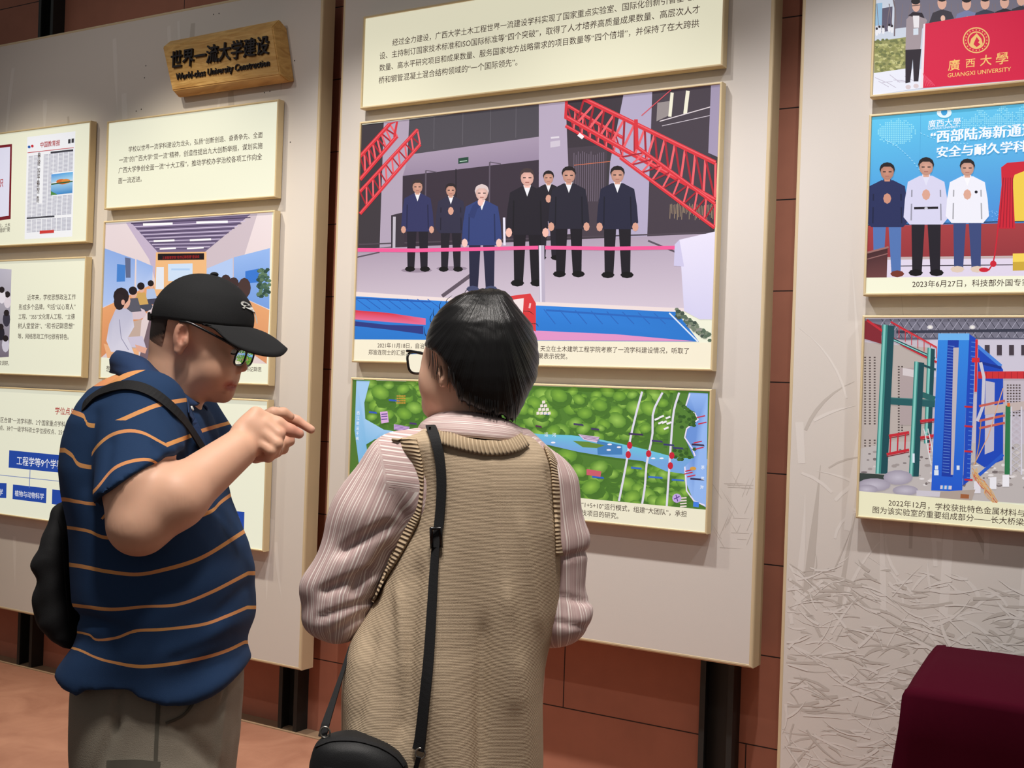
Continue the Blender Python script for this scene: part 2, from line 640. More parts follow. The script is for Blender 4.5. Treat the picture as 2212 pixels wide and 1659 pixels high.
    def flush(s):
        name, parent, m = s.job
        step = .000004
        V, Fc, C = [], [], []
        x0, x1, z0, z1 = s.clip
        for f in s.Fc:
            P = [np.array((s.V[i][0], s.V[i][2]) + tuple(s.C[i])) for i in f]
            for ax, lim, sg in ((0, x0, 1), (0, x1, -1), (1, z0, 1), (1, z1, -1)):
                out = []
                for i in range(len(P)):
                    p, q = P[i - 1], P[i]
                    ip, iq = sg * (p[ax] - lim) >= 0, sg * (q[ax] - lim) >= 0
                    if ip != iq:
                        t = (lim - p[ax]) / (q[ax] - p[ax])
                        out.append(p + (q - p) * t)
                    if iq:
                        out.append(q)
                P = out
                if not P:
                    break
            if len(P) < 3:
                continue
            ar = sum(P[i - 1][0] * P[i][1] - P[i][0] * P[i - 1][1] for i in range(len(P)))
            if abs(ar) < 1e-10:
                continue
            if ar < 0:
                P = P[::-1]
            o = len(V)
            y = s.Y - step * (s.V[f[0]][1])
            V += [(p[0], y, p[1]) for p in P]
            C += [p[2:] for p in P]
            Fc.append(tuple(range(o, o + len(P))))
        for (P, Q, c) in s.T:
            o = len(V)
            V += [tuple(p) for p in P]
            C += [lin(c)] * len(P)
            Fc += [tuple(i + o for i in f) for f in Q]
        me = bpy.data.meshes.new(name)
        me.from_pydata(V, [], Fc)
        at = me.color_attributes.new('ink', 'FLOAT_COLOR', 'POINT')
        at.data.foreach_set('color', np.array(C, dtype=np.float32).ravel())
        me.update()
        return link(name, me, m or m_print, parent)


FACE = YP + .0075


def lightbox(x0, x1, z0, z1, label, cat, paper=CREAM):
    root = empty('lightbox_panel', ((x0 + x1) / 2, YP, z0))
    tag(root, label, cat, 'framed light boxes on the display boards')
    V, Fc = rect_frame(x0, x1, z0, z1, [(.006, YB - .004), (0, YB - .005), (0, YP + .003), (.0015, YP + .0006), (.0035, YP), (.0065, YP), (.0075, YP + .001), (.0078, YP + .0085)])
    mesh('frame', V, Fc, m_frame, root)
    bm = bmesh.new()
    box(bm, x0 + .007, x1 - .007, FACE + .002, YB - .0002, z0 + .007, z1 - .007)
    from_bm('backing', bm, m_back, root)
    a = Art(FACE, (x0 + .007, x1 - .007, z0 + .007, z1 - .007))
    o = a._add([(0, 0)] * 4, [paper] * 4)
    for i, (x, z) in enumerate(((x0 + .007, z0 + .007), (x1 - .007, z0 + .007), (x1 - .007, z1 - .007), (x0 + .007, z1 - .007))):
        a.V[o + i] = (x, 0, z)
    a.Fc.append((o, o + 1, o + 2, o + 3))
    return root, a


def letter(root, lines, c=(70, 52, 44), name='', dy=None):
    """printed writing, part of the last panel's face"""
    for L in lines:
        P, Q = text_on(L[0], L[1], L[2], FACE, .000004 * (pending[-1].k + 40 + 3 * len(pending[-1].T)), L[3] if len(L) > 3 else .004)
        pending[-1].T.append((P, Q, c))


XL0, XL1, XM0, XM1, XR0 = -4.506, -3.440, -3.004, -1.479, -.995

# ---- left board: the introduction text
r_, a = lightbox(XL0, XL1, 2.243, 2.652, 'cream text panel directly under the carved wooden sign', 'text panel')
a.build('printed_face', r_)
letter(r_, [('学校以世界一流学科建设为龙头，弘扬“创新创造、奋勇争先、全面', (277.5, 328.5), (567, 298)),
            ('一流”的广西大学“双一流”精神，创造性提出九大创新举措，谋划实施', (257, 352), (567, 322)),
            ('广西大学争创全面一流“十大工程”，推动学校办学治校各项工作向全', (256, 374), (566, 346)),
            ('面一流迈进。', (255.6, 397), (306, 393))])

# ---- left board: the meeting photograph
r_, a = lightbox(XL0, XL1, 1.4575, 2.1895, 'photo panel of a seated meeting in a windowed room, behind the black cap', 'photo panel')
a.grad([(228, 214, 220), (236, 222, 226), (226, 208, 206), (222, 206, 210)], [(226, 483), (588, 458), (576, 786), (217, 772)])
a.poly((196, 180, 206), [(272, 481), (286, 480), (345, 545), (337, 612), (322, 560)])
a.poly((205, 190, 200), [(540, 463), (556, 462), (500, 640), (448, 612), (442, 545)])
a.poly((120, 106, 140), [(283, 481), (541, 463), (443, 544), (341, 545)])
for i in range(15):
    t = i / 15.
    y = 484 + 58 * t ** .8
    x0_, x1_ = 283 + 58 * t ** .8, 541 - 98 * t ** .8
    a.line((206, 194, 222) if i % 2 else (74, 62, 92), [(x0_, y - 1), (x1_, y - 14 + 13 * t)], 2.2 * (1 - .5 * t))
for (x0_, x1_, y_, w_) in ((309, 373, 484, 5), (424, 492, 480, 5), (332, 377, 520, 4), (410, 456, 518, 4), (345, 380, 537, 3), (404, 440, 536, 3)):
    a.line((255, 252, 255), [(x0_, y_ + 1), (x1_, y_ - 1)], w_)
a.poly((238, 186, 132), [(337, 545), (446, 544), (446, 640), (333, 640)])
a.poly((28, 20, 24), [(341, 548), (441, 547), (441, 561), (341, 562)])
a.poly((205, 225, 250), [(363, 570), (416, 569), (416, 607), (363, 607)])
a.poly((176, 206, 244), [(370, 580), (410, 580), (410, 584), (370, 584)])
a.poly((226, 232, 244), [(338, 577), (354, 577), (354, 625), (336, 625)])
a.poly((140, 172, 232), [(225, 536), (292, 560), (290, 634), (221, 664)], (178, 200, 244))
a.poly((150, 180, 236), [(295, 560), (330, 575), (329, 615), (294, 632)], (190, 208, 246))
a.poly((70, 130, 210), [(253, 570), (271, 573), (270, 608), (252, 609)])
a.poly((96, 106, 140), [(270, 556), (282, 558), (282, 600), (272, 600)])
a.poly((178, 202, 244), [(447, 580), (503, 557), (503, 633), (446, 606)])
a.poly((150, 184, 240), [(505, 556), (583, 536), (582, 668), (505, 634)], (120, 160, 226))
a.poly((58, 120, 210), [(530, 586), (560, 580), (558, 610), (530, 612)])
rng = random.Random(4)
for i in range(60):
    a.ell(rng.choice(((70, 100, 84), (96, 124, 96), (50, 76, 66))), rng.uniform(557, 582), rng.uniform(582, 640), 5, 4, 6)
a.poly((232, 164, 112), [(221, 666), (333, 612), (336, 650), (300, 700), (219, 772)], (214, 142, 96))
a.poly((230, 166, 116), [(500, 632), (582, 670), (576, 786), (540, 760)], (218, 148, 104))
a.poly((120, 100, 110), [(336, 640), (446, 640), (520, 780), (300, 776)])
for (cx_, cy_, c1, c2, s_) in ((392, 608, (230, 214, 220), (60, 50, 60), .4), (327, 612, (176, 196, 232), (70, 70, 92), .62), (306, 618, (206, 166, 96), (70, 74, 90), .75), (289, 628, (90, 90, 104), (214, 196, 206), .85)):
    a.ell(c2, cx_ + 6 * s_, cy_ + 58 * s_, 26 * s_, 16 * s_, 10)
    a.poly(c1, [(cx_ - 16 * s_, cy_ + 20 * s_), (cx_ + 10 * s_, cy_ + 18 * s_), (cx_ + 20 * s_, cy_ + 52 * s_), (cx_ - 18 * s_, cy_ + 56 * s_)])
    a.ell((224, 176, 156), cx_, cy_ + 6 * s_, 9 * s_, 13 * s_)
    a.ell((34, 26, 30), cx_ - 2 * s_, cy_, 11 * s_, 11 * s_)
for (cx_, cy_) in ((488, 606), (505, 612), (527, 618)):
    a.ell((66, 48, 48), cx_, cy_, 11, 13)
a.ell((74, 54, 52), 528, 622, 14, 22)
a.poly((196, 172, 160), [(262, 700), (306, 690), (300, 756), (270, 770)])
a.poly((236, 178, 132), [(224, 742), (262, 754), (300, 752), (300, 774), (232, 773)])
a.poly((190, 190, 214), [(236, 700), (250, 668), (270, 664), (286, 676), (290, 706), (276, 730), (290, 764), (240, 760), (230, 736)], (214, 212, 230))
a.line((150, 148, 176), [(258, 690), (262, 730), (278, 756)], 1.6)
a.poly((206, 198, 220), [(276, 728), (308, 726), (316, 752), (284, 750)])
a.poly((226, 170, 150), [(292, 744), (318, 752), (314, 764), (296, 758)])
a.ell((226, 176, 156), 270, 650, 12, 17)
a.ell((40, 30, 34), 262, 640, 17, 19)
a.ell((44, 34, 38), 258, 652, 12, 18)
a.ell((222, 168, 150), 266, 653, 4, 6)
a.poly(CREAM, [(217, 773), (576, 787), (573, 830), (214, 815)])
a.build('printed_photo', r_)
letter(r_, [('图为', (247, 790), (265, 791)), ('想”活', (229.5, 803.5), (253, 804)), ('和书记聊思', (523, 802.5), (565, 803.5))], name='caption')
letter(r_, [('工商管理学院“和书记聊思想”座谈会', (351, 559.5), (431, 558.5))], m_red_ink, 'banner_lettering')

# ---- left board: newspaper and certificate
r_, a = lightbox(-6.05, -4.619, 2.096, 2.667, 'panel with a framed certificate and a newspaper page, beside the introduction text', 'photo panel')
a.poly((120, 30, 40), [(-40, 318), (26, 311), (23, 473), (-40, 482)])
a.poly((226, 226, 246), [(-40, 324), (22, 317), (19, 466), (-40, 474)])
a.poly((242, 244, 250), [(59, 296), (163, 283.5), (156, 511), (53, 517)])


def nq(u, v):
    p = [np.array(q, float) for q in ((59, 296), (163, 283.5), (53, 517), (156, 511))]
    q = (p[0] * (1 - u) + p[1] * u) * (1 - v) + (p[2] * (1 - u) + p[3] * u) * v
    return (q[0], q[1])


def nrect(c, u0, v0, u1, v1):
    a.poly(c, [nq(u0, v0), nq(u1, v0), nq(u1, v1), nq(u0, v1)])


for i in range(9):
    for j in range(60):
        u, v = .04 + .105 * i, .19 + .0125 * j
        if .24 < u < .3 and v < .66 or u > .5 and (v < .19 or .37 < v < .6) or v > .78 and .3 < u < .62 and v > .93:
            continue
        if u > .88 and v > .6 or .78 < v < .81:
            continue
        nrect((176, 176, 192), u, v, u + .09, v + .006)
nrect((196, 60, 64), .02, .152, .98, .158)
nrect((60, 60, 70), .5, .17, .97, .188)
nrect((66, 66, 76), .04, .788, .62, .803)
nrect((206, 60, 56), .32, .925, .62, .955)
a.grad([(70, 150, 226), (96, 176, 232), (180, 220, 246), (170, 210, 240)], [nq(.53, .39), nq(.98, .385), nq(.98, .46), nq(.53, .47)])
a.grad([(150, 200, 236), (160, 206, 240), (50, 130, 196), (60, 140, 206)], [nq(.53, .49), nq(.98, .48), nq(.98, .585), nq(.53, .59)])
a.ell((214, 110, 48), *nq(.76, .47), 13, 6)
a.ell((226, 140, 60), *nq(.84, .468), 10, 5)
a.line((60, 96, 60), [nq(.53, .485), nq(.98, .475)], 3)
a.poly((80, 140, 70), [nq(.53, .55), nq(.66, .585), nq(.66, .59), nq(.53, .59)])
a.ell((40, 90, 170), *nq(.05, .1), 3, 3)
a.ell((200, 50, 60), *nq(.115, .095), 3, 3)
nrect((60, 60, 66), .86, .07, .91, .11)
nrect((60, 60, 66), .93, .068, .98, .108)
a.build('printed_face', r_)
letter(r_, [('上，土木', (-1, 491.5), (22.5, 490)), ('组织”荣', (-1, 502), (22, 501))], name='caption')
letter(r_, [('织', (-4, 405), (7.5, 404), .008), ('中国教育报', nq(.28, .125), nq(.69, .115), .008)], m_red_ink, 'red_lettering')
vl = []
for i, ch in enumerate('专业“硬”知识成了思政“活”教材'):
    vl.append((ch, nq(.235, .205 + .03 * i), nq(.29, .205 + .03 * i), .008))
letter(r_, vl, name='headline')

# ---- left board: the small text panel and the chart below it
r_, a = lightbox(-6.05, -4.620, 1.4595, 2.029, 'cream text panel with part of a photo, left of the seated meeting photo', 'text panel')
a.grad([(176, 176, 196), (196, 192, 206), (120, 110, 124), (110, 100, 112)], [(-60, 576), (25, 582), (19, 771), (-60, 776)])
for (cx_, cy_, c1) in ((16, 650, (226, 216, 226)), (4, 640, (232, 226, 236)), (14, 690, (60, 56, 70)), (2, 720, (40, 36, 46)), (12, 745, (210, 206, 220))):
    a.ell(c1, cx_, cy_, 8, 16)
    a.ell((40, 32, 34), cx_, cy_ - 14, 6, 7)
a.build('printed_face', r_)
letter(r_, [('近年来，学校思想政治工作', (59, 649), (163.4, 647.5)), ('形成多个品牌，包括“以心育人”', (40.5, 670), (162.7, 669)), ('工程、“355”文化育人工程、“立德', (39.8, 690), (161.4, 690)),
            ('树人堂堂讲”、“和书记聊思想”', (39, 710.5), (160.4, 711)), ('等，网络思政工作也很有特色。', (38.5, 732), (148.5, 733.5)), ('学校调研。', (-10, 789), (19.6, 789.7))])

r_, a = lightbox(-6.05, XL1, .765, 1.3988, 'wide cream chart panel of blue subject boxes, lowest on the left board', 'chart panel')
BL = (36, 74, 168)
a.poly(BL, [(20, 972.5), (240, 994), (238, 1032), (18.6, 1010)])
for p in ([(-30, 1042), (14.2, 1044), (13.5, 1076), (-30, 1074)], [(28, 1046.5), (100.6, 1054.5), (99.6, 1087), (27, 1078)], [(113, 1057), (185, 1064), (184, 1098), (112, 1089)],
          [(430, 1096), (528, 1106), (527, 1143.5), (429, 1132)], [(200, 1066), (280, 1074), (279, 1108), (199, 1100)], [(300, 1078), (400, 1092), (399, 1128), (299, 1114)]):
    a.poly(BL, p)
a.line((96, 120, 190), [(-20, 1024), (142, 1041), (490, 1084)], 1.3)
for (x_, y_) in ((64, 1034), (141, 1041), (240, 1054), (350, 1068), (489, 1084)):
    a.line((96, 120, 190), [(x_, y_), (x_ - .5, y_ + 20)], 1.3)
a.line((96, 120, 190), [(65, 1014), (64.5, 1034)], 1.3)
a.build('printed_face', r_)
letter(r_, [('部区合建”一流学科群、2个国家重点学科、1个“', (-7, 912), (166, 925)), ('点、38个一级学科硕士学位授权点、25个硕士', (-1, 929.5), (159, 942))])
letter(r_, [('学位点与学科', (118.8, 896), (186, 898), .008)], m_red_ink, 'red_lettering')
letter(r_, [('工程学等9个学科进', (36, 1004), (149, 1016)), ('科学', (-12, 1069), (6, 1070)), ('植物与动物科学', (32, 1072.5), (94.5, 1078.5)), ('化学', (131, 1082), (158, 1085)), ('社会科学', (470, 1126), (517, 1130))], m_white_ink, 'white_lettering')

# ---- middle board: text at the top
r_, a = lightbox(XM0, XM1, 2.5697, 2.937, 'wide cream text panel above the photo of the red trusses', 'text panel', (240, 236, 208))
a.build('printed_face', r_)
letter(r_, [('经过全力建设，广西大学土木工程世界一流建设学科实现了国家重点实验室、国际化创新引智基地建', (847.6, 97.5), (1513, 1)),
            ('设、主持制订国家技术标准和ISO国际标准等“四个突破”，取得了人才培养高质量成果数量、高层次人才', (820, 127), (1511.7, 30)),
            ('数量、高水平研究项目和成果数量、服务国家地方战略需求的项目数量等“四个倍增”，并保持了在大跨拱', (819.4, 153), (1510, 60)),
            ('桥和钢管混凝土混合结构领域的“一个国际领先”。', (818, 180.5), (1117.6, 143))])

# ---- middle board: the ceremony under the red trusses
r_, a = lightbox(XM0, XM1, 1.5642, 2.518, 'large photo panel of seven men and red trusses over a blue water model', 'photo panel')
a.poly((62, 56, 62), [(780, 270), (1557, 178), (1543, 520), (770, 545)])
a.poly((176, 162, 182), [(829, 264), (884, 258), (872, 530), (820, 535)])
a.poly((78, 74, 82), [(884, 258), (1166, 226), (1166, 295), (884, 334)])
for x_ in (938, 1000, 1060, 1115):
    a.line((96, 92, 100), [(x_, 250 - (x_ - 938) * .12), (x_ - 1, 322 - (x_ - 938) * .14)], 1.5)
a.poly((166, 150, 172), [(884, 334), (1166, 295), (1166, 345), (870, 380)], (150, 134, 158))
a.poly((58, 48, 60), [(870, 380), (1166, 345), (1166, 525), (868, 535)])
for (x_, t_) in ((920, 368), (1058, 350)):
    a.line((92, 82, 96), [(x_, t_), (x_ - 2, 520)], 3)
    a.line((92, 82, 96), [(x_, t_), (x_ + 24, t_ + 4)], 2)
a.line((30, 26, 34), [(985, 365), (985, 520)], 2)
a.poly((184, 170, 192), [(1164, 226), (1224, 219), (1236, 505), (1164, 512)], (172, 158, 182))
a.poly((60, 52, 60), [(1222, 219), (1349, 204), (1349, 310), (1226, 320)])
a.poly((72, 62, 72), [(1226, 320), (1312, 312), (1306, 512), (1234, 515)])
for i in range(15):
    x_ = 1240 + 4.6 * i
    a.line((126, 112, 130), [(x_, 330 + rng.uniform(-6, 6)), (x_ - 1, 435)], 1)
a.line((200, 110, 80), [(1240, 357), (1325, 348)], 1.5)
a.poly((178, 168, 196), [(1347, 204), (1409, 197), (1400, 516), (1308, 516), (1318, 350)])
a.poly((70, 60, 70), [(1409, 197), (1537, 182), (1534, 500), (1398, 516)])
a.poly((150, 140, 140), [(1420, 222), (1448, 218), (1444, 250), (1418, 262)])
a.line((240, 236, 214), [(1452, 200), (1447, 252)], 7)
a.line((240, 236, 214), [(1486, 196), (1480, 246)], 8)
a.line((226, 214, 220), [(1425, 262), (1552, 226)], 2)
a.line((200, 190, 200), [(1430, 272), (1550, 246)], 1.5)
for i in range(30):
    a.line((176, 152, 120), [(1448 + 3.2 * i, 442 + rng.uniform(-3, 3)), (1447 + 3.2 * i, 462 + rng.uniform(-4, 14))], 1)
a.poly((160, 148, 176), [(1536, 182), (1558, 180), (1552, 340), (1530, 330)])
a.grad([(168, 152, 172), (176, 160, 180), (214, 200, 214), (206, 192, 206)], [(770, 538), (1543, 504), (1538, 668), (766, 652)])
a.line((96, 84, 96), [(1030, 585), (955, 640)], 8)
a.line((90, 80, 92), [(770, 556), (820, 545)], 3)
a.line((90, 80, 92), [(1400, 520), (1468, 548)], 4)
a.line((80, 70, 80), [(775, 528), (1545, 502)], 3)
for (x_, y_) in ((900, 584), (976, 580)):
    a.ell((150, 134, 152), x_, y_, 34, 5)
a.poly((60, 52, 62), [(845, 465), (874, 458), (874, 530), (845, 536)])
a.line((190, 184, 196), [(852, 468), (851, 536)], 6)
a.line((226, 222, 240), [(1089, 470), (1090, 530)], 5)
a.ell((60, 110, 190), 1099, 478, 5, 6)
a.poly((36, 70, 56), [(990, 342), (1012, 339), (1012, 351), (990, 354)])
a.line((190, 220, 200), [(993, 349), (1009, 347)], 1.6)
a.poly((206, 196, 210), [(1189, 306), (1210, 303), (1210, 316), (1189, 319)])
a.line((220, 212, 222), [(1190, 298), (1208, 296)], 4)
NV, BK = (42, 46, 84), (36, 32, 42)
a.person(902, 388, 588, (52, 54, 96), BK, hair=(60, 50, 52))
a.person(974, 396, 588, (50, 48, 70), BK, arms='clasp', hair=(44, 36, 40))
a.person(1185, 369, 563, BK, BK, arms='clasp')
a.person(1041, 399, 632, (52, 66, 120), (40, 40, 64), skin=(238, 196, 186), hair=(214, 196, 196), w=1.05, shoe=(70, 76, 110))
a.line((46, 58, 108), [(1018, 470), (1026, 448), (1036, 440)], 13)
a.ell((238, 190, 180), 1038, 437, 6, 8)
a.person(1139, 364, 620, BK, (30, 26, 34), skin=(238, 186, 172), hair=(70, 56, 58), w=1.02)
a.person(1229, 360, 600, (40, 38, 52), (30, 26, 34), w=1.05)
a.person(1334, 359, 602, (40, 40, 62), (32, 28, 36), w=1.05)
RD, RL, R2 = (214, 50, 60), (236, 96, 104), (168, 36, 50)


def truss(p, q, r, s_, n, w):
    """a lattice beam: chords p-q and r-s, zigzag between"""
    p, q, r, s_ = [np.array(v, float) for v in (p, q, r, s_)]
    for i in range(n):
        t0, t1 = i / n, (i + 1) / n
        a.line(R2, [p + (q - p) * t0, r + (s_ - r) * t1], w * .45)
        a.line(RL, [p + (q - p) * t1, r + (s_ - r) * t1], w * .5)
    a.line(RD, [p, q], w)
    a.line(RD, [r, s_], w)
    a.line(RL, [p + (0, -w * .2), q + (0, -w * .2)], w * .25)
    a.line(RL, [r + (0, -w * .2), s_ + (0, -w * .2)], w * .25)


truss((778, 338), (842, 268), (778, 388), (858, 294), 7, 8)
truss((778, 414), (902, 280), (778, 462), (908, 312), 9, 7)
a.line(RD, [(842, 268), (858, 263), (852, 296)], 5)
truss((1226, 228), (1346, 298), (1222, 272), (1345, 340), 7, 7)
truss((1262, 214), (1546, 352), (1222, 252), (1545, 432), 13, 10)
truss((1340, 340), (1544, 492), (1374, 316), (1545, 440), 9, 8)
a.line(RD, [(1224, 218), (1222, 256)], 6)
a.line(RD, [(1374, 258), (1376, 322)], 8)
a.line((246, 236, 240), [(1250, 290), (1260, 298)], 8)
a.line((214, 80, 90), [(1386, 250), (1450, 194)], 2)
a.line((238, 92, 152), [(773, 540), (900, 541), (1163, 535)], 8)
a.line((238, 92, 152), [(1178, 535), (1320, 537), (1464, 535)], 8)
a.line((186, 176, 196), [(1170, 530), (1172, 655)], 12)
a.line((232, 226, 240), [(1167, 530), (1169, 655)], 3.5)
a.poly((238, 222, 220), [(766, 630), (940, 642), (1160, 652), (1478, 666), (1478, 674), (1150, 664), (766, 640)])
a.poly((232, 226, 246), [(1468, 518), (1546, 500), (1540, 690), (1512, 690), (1478, 672)], (214, 210, 240))
a.poly((206, 200, 232), [(1458, 528), (1468, 518), (1478, 576), (1456, 574)])
a.poly((52, 132, 222), [(766, 640), (950, 650), (1160, 660), (1462, 674), (1510, 738), (764, 733)], (44, 120, 206))
for i in range(8):
    a.line((40, 92, 180), [(770 + 22 * i, 646), (800 + 22 * i, 668)], 1.5)
a.line((40, 92, 180), [(770, 644), (930, 652)], 3)
for i in range(9):
    a.line((44, 104, 190), [(1175 + 34 * i, 668 + 1.2 * i), (1200 + 34 * i, 700)], 2)
a.line((44, 104, 190), [(1180, 670), (1470, 690)], 4)
a.poly((214, 52, 62), [(766, 670), (840, 676), (920, 688), (920, 702), (766, 690)], (228, 110, 150))
a.poly((48, 60, 132), [(766, 694), (840, 702), (915, 704), (915, 722), (840, 712), (766, 704)])
a.poly((226, 150, 200), [(1152, 714), (1330, 722), (1500, 737), (1152, 735)])
a.poly((216, 60, 64), [(1098, 640), (1146, 634), (1158, 655), (1158, 716), (1110, 700)])
a.poly((240, 226, 226), [(1092, 650), (1132, 644), (1130, 676), (1090, 676)])
a.line((240, 190, 190), [(1146, 655), (1144, 666)], 4)
for i in range(70):
    t = rng.random()
    a.ell(rng.choice(((92, 110, 92), (70, 84, 74), (120, 132, 112), (150, 150, 140))), 1462 + 72 * t, 674 + 56 * t + rng.uniform(-8, 10), 5, 4, 6)
a.line((226, 236, 250), [(1446, 676), (1508, 738)], 3)
a.poly((246, 238, 214), [(762, 733), (1537, 740), (1536, 800), (760, 779)])
a.build('printed_photo', r_)
letter(r_, [('2021年11月18日，自治', (816, 751.5), (917, 753.5)), ('天立在土木建筑工程学院考察了一流学科建设情况，听取了', (1167.5, 759.5), (1488.7, 764.5)),
            ('郑皆连院士的汇报，', (796.4, 766.5), (879, 768)), ('果表示祝贺。', (1163, 775.5), (1226, 776.5))], name='caption')

# ---- middle board: the relief map
r_, a = lightbox(XM0, XM1, 1.0255, 1.5041, 'green relief map panel with a blue river, lowest on the middle board', 'map panel')
GR = (104, 150, 56)
a.poly((84, 128, 52), [(759, 820), (1538, 846), (1529, 1104), (754, 1040)])
HR = random.Random(12)


def hills(n, region, smin, smax):
    for i in range(n):
        x_, y_ = HR.uniform(region[0], region[2]), HR.uniform(region[1], region[3])
        s_ = HR.uniform(smin, smax)
        a.ell((70, 112, 44), x_ + s_ * .25, y_ + s_ * .3, s_ * 1.1, s_ * .8, 9, (78, 122, 48), HR.uniform(-.6, .6))
        a.ell(HR.choice(((150, 196, 78), (136, 184, 68), (160, 204, 92))), x_ - s_ * .1, y_ - s_ * .12, s_ * .95, s_ * .7, 10, (92, 140, 52), HR.uniform(-.6, .6))


hills(46, (800, 826, 915, 920), 9, 22)
hills(150, (1120, 846, 1470, 945), 10, 23)
hills(60, (1120, 975, 1240, 1070), 12, 24)
hills(120, (1220, 1010, 1500, 1100), 12, 24)
a.poly((86, 130, 54), [(1455, 848), (1500, 850), (1480, 1000), (1440, 985)])
a.poly((84, 122, 52), [(757, 822), (771, 822), (768, 930), (778, 1010), (790, 1050), (755, 1046)])
a.poly((164, 206, 244), [(771, 822), (800, 823), (788, 870), (790, 905), (830, 928), (905, 940), (905, 962), (850, 952), (812, 948), (792, 960), (800, 1010), (792, 1050), (776, 1000), (767, 930)], (130, 188, 232))
a.poly((112, 196, 226), [(1118, 932), (1170, 938), (1235, 940), (1290, 948), (1340, 958), (1400, 972), (1460, 988), (1530, 992), (1524, 1030), (1440, 1018), (1390, 996), (1310, 986), (1250, 976), (1180, 960), (1118, 960)], (120, 170, 226))
a.poly((72, 130, 190), [(1290, 952), (1345, 962), (1345, 982), (1292, 982)])
a.poly((104, 140, 60), [(1238, 952), (1270, 954), (1308, 962), (1290, 968), (1260, 966)])
a.poly((150, 186, 244), [(1489, 848), (1530, 850), (1526, 1096), (1498, 1080), (1482, 1040), (1478, 1010), (1500, 988), (1482, 950), (1484, 925), (1508, 905), (1502, 890), (1480, 880)], (110, 150, 220))
a.line((236, 226, 250), [(1491, 850), (1480, 884), (1502, 893), (1509, 906), (1484, 926), (1480, 945), (1497, 970), (1502, 985)], 3)
a.line((236, 226, 250), [(1480, 1008), (1484, 1060), (1500, 1082), (1524, 1092)], 3)
for i in range(46):
    t = HR.random()
    a.ell(HR.choice(((54, 92, 40), (72, 112, 48))), 1455 + 46 * t, HR.choice((858 + 40 * t, 905 + HR.uniform(-12, 18), 985 + HR.uniform(-16, 8))), 5, 4, 6)
for pts in ([(1388, 846), (1376, 890), (1362, 950), (1354, 1000), (1338, 1082)], [(1432, 848), (1412, 890), (1410, 940), (1398, 1000), (1394, 1050), (1388, 1088)], [(1468, 848), (1456, 890), (1450, 960), (1446, 1020), (1441, 1094)]):
    a.line((226, 222, 240), spline(pts, 14), 4.5)
for (x_, y_) in ((1361, 962), (1358, 982), (1402, 980), (1452, 984), (1449, 1006)):
    a.ell((200, 40, 60), x_, y_, 6, 8, 8)
for (x_, y_, w_, c_) in ((852, 864, 22, (58, 92, 190)), (806, 890, 16, (58, 92, 190)), (893, 914, 14, (80, 60, 110)), (1250, 916, 20, (70, 60, 100)), (1286, 926, 16, (70, 60, 100)), (1374, 937, 30, (66, 50, 90)), (1420, 952, 22, (70, 60, 110)), (1445, 960, 22, (60, 60, 110)), (1465, 967, 22, (60, 60, 110)),
                         (1375, 1010, 22, (60, 110, 200)), (1416, 1030, 30, (60, 110, 200)), (1465, 1036, 26, (60, 110, 200)), (1292, 1030, 24, (50, 100, 200)), (1506, 1034, 28, (50, 50, 90)), (1508, 960, 26, (60, 50, 80)), (1164, 920, 12, (90, 50, 80)), (1180, 893, 12, (60, 110, 200))):
    a.poly(c_, [(x_ - w_ / 2, y_ - 2), (x_ + w_ / 2, y_), (x_ + w_ / 2 + 2, y_ + 4), (x_ - w_ / 2, y_ + 2)])
a.poly((206, 96, 110), [(1268, 1013), (1300, 1018), (1298, 1030), (1268, 1026)])
a.poly((222, 176, 226), [(822, 890), (838, 888), (841, 912), (825, 915)])
for y_ in (895, 900, 906):
    a.line((90, 70, 140), [(825, y_), (838, y_ - 1)], 2)
a.poly((208, 176, 226), [(852, 916), (886, 922), (884, 932), (852, 928)])
for i in range(4):
    a.line((110, 76, 150), [(853, 918 + 3 * i), (885, 923 + 3 * i)], 1)
a.poly((220, 196, 226), [(1250, 938), (1296, 944), (1290, 956), (1262, 950)])
for i in range(3):
    a.line((120, 90, 130), [(1256 + 3 * i, 941 + 3 * i), (1296, 946 + 3 * i)], 1)
for k in range(4):
    for j in range(4 - k):
        a.poly((240, 228, 220), [(1160 + 8 * j + 4 * k, 896 - 8 * k), (1167 + 8 * j + 4 * k, 895 - 8 * k), (1166 + 8 * j + 4 * k, 889 - 8 * k), (1160 + 8 * j + 4 * k, 890 - 8 * k)])
for (x_, y_) in ((1420, 905), (1430, 900), (1436, 912), (1444, 902), (1440, 925), (1428, 913), (1446, 914)):
    a.line((244, 240, 246), [(x_ - 5, y_ + 2), (x_ + 5, y_ - 2)], 4)
for i in range(4):
    a.line((236, 220, 214), [(1470, 1076 + 6 * i), (1484, 1075 + 6 * i)], 3)
a.ell((196, 170, 232), 1463, 1076, 10, 10)
a.line((90, 60, 140), [(1457, 1078), (1469, 1072)], 2)
a.line((90, 60, 140), [(1461, 1069), (1465, 1083)], 2)
a.poly((70, 130, 230), [(1499, 1083), (1511, 1085), (1510, 1096), (1498, 1094)])
for (x_, y_) in ((1515, 900), (1518, 914), (1508, 955), (1512, 968), (1490, 1016), (1494, 1028), (1488, 1022)):
    a.line((200, 50, 70), [(x_ - 9, y_ + 2), (x_ + 9, y_ - 2)], 2.5)
for (x_, y_) in ((1155, 948), (1196, 956), (1318, 960), (1338, 966), (1316, 972), (1412, 990), (1430, 990)):
    a.ell((244, 240, 250), x_, y_, 5, 2, 8)
a.ell((216, 160, 70), 1498, 1012, 7, 4)
for i in range(20):
    a.poly((200, 150, 60), [(858 + 4 * (i % 5), 854 + 5 * (i // 5)), (861 + 4 * (i % 5), 854 + 5 * (i // 5)), (861 + 4 * (i % 5), 857 + 5 * (i // 5)), (858 + 4 * (i % 5), 857 + 5 * (i // 5))])
